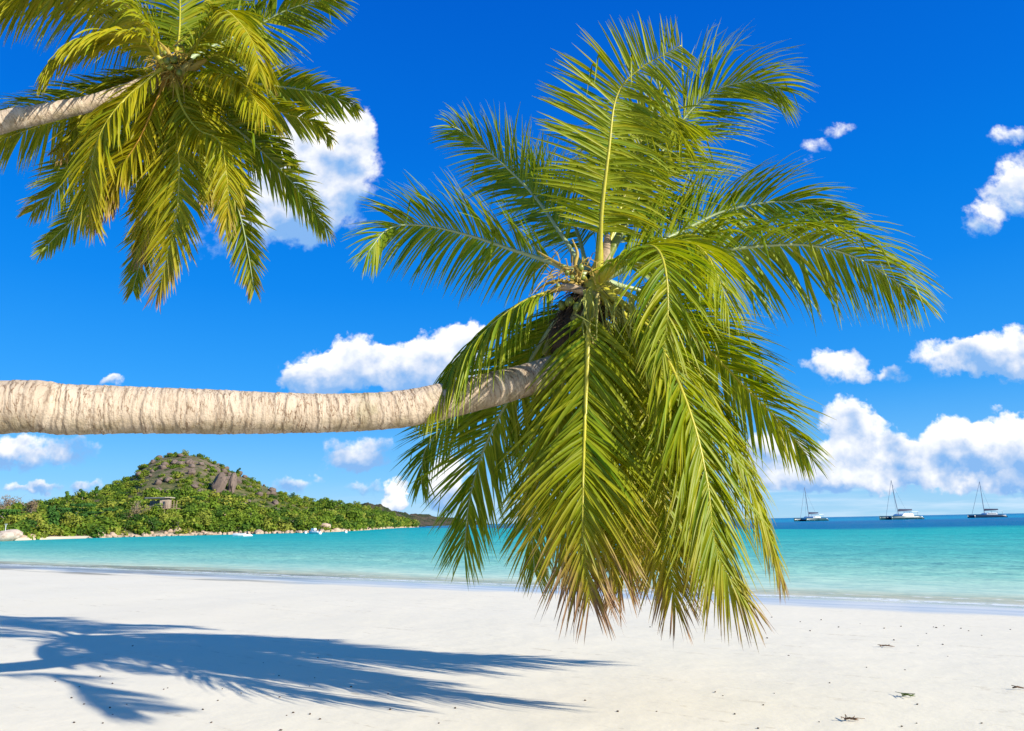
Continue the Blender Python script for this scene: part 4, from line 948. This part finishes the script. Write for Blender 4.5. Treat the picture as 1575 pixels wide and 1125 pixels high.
def small_boat(x, y, L, label, cabin=False, rz=0.0):
    P = gp(x, y); r = empty('motorboat' if cabin else 'dinghy', (P.x, P.y, 0), rz); tag(r, label, 'boat')
    hull_mb(0, L, L * .34, L * .17, .2).build('hull', M_hullW, r, True)
    mb = MB(); mb.box((L * .42, 0, L * .2), (L * .07, L * .1, L * .22)); mb.build('outboard_motor', M_win, r)
    mb = MB(); mb.box((.05 * L, 0, L * .19), (L * .1, L * .26, L * .05)); mb.build('seat', M_hullT, r)
    if cabin:
        mb = MB(); mb.box((-.1 * L, 0, L * .26), (L * .28, L * .24, L * .2)); mb.build('cabin', M_hullW, r)
        mb = MB(); mb.box((-.245 * L, 0, L * .29), (L * .02, L * .2, L * .1)); mb.build('windscreen', M_win, r)
small_boat(370, 825, 3.6, 'small pale dinghy lying off the rocks below the far hill')
small_boat(381, 825, 2.2, 'tiny white dinghy just right of the longer dinghy', rz=.9)
small_boat(484, 821, 4.0, 'white motorboat with a small cabin off the shore boulders', True, -.5)
def buoy(x, y, s_, label):
    P = gp(x, y); r = empty('buoy', (P.x, P.y, 0)); tag(r, label, 'buoy'); mb = MB(); N_, K_ = 8, 12
    vs = [(math.sin(math.pi * i / N_) * math.cos(6.283 * k / K_) * s_, math.sin(math.pi * i / N_) * math.sin(6.283 * k / K_) * s_, -math.cos(math.pi * i / N_) * s_ + s_ * .5) for i in range(N_ + 1) for k in range(K_)]
    mb.add(vs, [(i * K_ + k, i * K_ + (k + 1) % K_, (i + 1) * K_ + (k + 1) % K_, (i + 1) * K_ + k) for i in range(N_) for k in range(K_)]); mb.build('float', M_hullW, r, True)
    mb = MB(); mb.tube([(0, 0, s_ * 1.4), (0, 0, s_ * 2.3)], s_ * .12, 6); mb.build('spindle', M_alu, r)
buoy(470, 821, .42, 'white mooring buoy just left of the white motorboat')
buoy(532, 820, .42, 'white mooring buoy alone to the right of the white motorboat')
buoy(492, 822, .45, 'white mooring buoy just right of the white motorboat')

# ------------------------------------------------------------------ litter on the sand
M_bit = simple_mat('dark_husk_bit', (.07, .045, .03), .9, .4, 40); M_twig = simple_mat('driftwood_twig', (.16, .10, .06), .9, .4, 30); M_sprig = simple_mat('green_weed', (.10, .14, .03), .7, .3, 20)
def bit_mesh(seed):
    me = rock_mesh(seed, (1, .8, .6), M_bit, 2); me.name = 'husk_fragment'; return me
BM = [bit_mesh(i * 5.3) for i in range(4)]
def bit(x, y, s_, label, group):
    P = ground_at(x, y); o = mesh_obj('husk_fragment', BM[R.randrange(4)]); o.location = P + Vector((0, 0, s_ * .35)); o.rotation_euler = (0, 0, R.uniform(0, 6.28)); k = R.uniform(.7, 1.4); o.scale = (s_ * k, s_ / k, s_)
    tag(o, label, 'debris', group)
near = [(85,1049),(122,1057),(129,1084),(110,1074),(173,1100),(195,1084),(169,1089),(154,1041),(173,1052),(114,1112),(158,1113),(335,1078),(312,1092),(342,1060),(371,1067),(430,1073),(441,1101),(451,1097),(477,1099),(492,1107),(325,1112),(432,1124),(429,1040),(476,1056),(489,1012),(540,1057),(597,1068),(675,1113),(505,985),(204,994),(405,1020),(484,1043),(252,1061),(258,1059),(600,1092),(700,1090),(900,1078),(950,1095),(1010,1095)]
for (x, y) in near: bit(x, y, R.uniform(.007, .012), 'dark husk fragment lying on the sand around the palm shadow', 'husk fragments around the palm shadow')
far = [(1100,1065),(1112,1071),(1191,1067),(1174,1085),(1130,1099),(1166,1121),(1276,1051),(1333,1027),(1392,1031),(1387,1118),(1213,1009),(1180,982),(1246,971),(1510,1113),(1410,1113),(1260,1111),(1411,1084),(1458,1010),(1231,957),(1323,960),(1360,967),(1386,964),(1436,965),(1440,966),(1452,963),(1478,967),(1490,971),(1554,969),(1510,978),(1425,975),(1375,985),(1450,992),(1412,994),(1290,965),(1263,954),(1187,950),(1018,960),(1000,965)]
for (x, y) in far: bit(x, y, R.uniform(.007, .012) * (.9 if y > 1000 else 1.2), 'dark fragment scattered on the open sand right of the palm', 'fragments on the open sand at the right')
def twig(name, x, y, L, mat, label, cat, curls):
    P = ground_at(x, y); mb = MB(); rg = random.Random(int(x))
    mb.tube([(-L * .5, 0, .012), (-L * .1, L * .06, .022), (L * .25, -L * .02, .016), (L * .5, L * .05, .012)], [.006, .008, .006, .002], 6)
    for i in range(curls):
        a = Vector((rg.uniform(-.5, .2) * L, 0, .015)); mb.tube([a, a + Vector((rg.gauss(0, .03), rg.gauss(0, .03), .015)), a + Vector((rg.gauss(0, .04), rg.gauss(0, .05), .008))], [.004, .003, .002], 5)
    o = mb.build(name, mat, None, True); o.location = P; o.rotation_euler = (0, 0, -.35); tag(o, label, cat)
twig('twig', 1310, 1110, .10, M_twig, 'dark brown knobbly twig lying on bright sand at lower right', 'twig', 7)
twig('weed_sprig', 1398, 1073, .10, M_sprig, 'small green sprig of weed on bright sand near the dark twig', 'weed', 6)
twig('twig', 1365, 996, .16, M_twig, 'thin pale brown twig on the sand toward the water at right', 'twig', 2)
twig('twig', 1568, 1061, .10, M_twig, 'short twig on the sand at the right edge', 'twig', 2)

# ------------------------------------------------------------------ render settings
sc.view_settings.view_transform = 'Standard'; sc.view_settings.look = 'None'; sc.view_settings.gamma = 1; sc.view_settings.exposure = 0.69
sc.render.engine = 'CYCLES'
sc.cycles.max_bounces = 8; sc.cycles.transparent_max_bounces = 8; sc.cycles.use_denoising = True
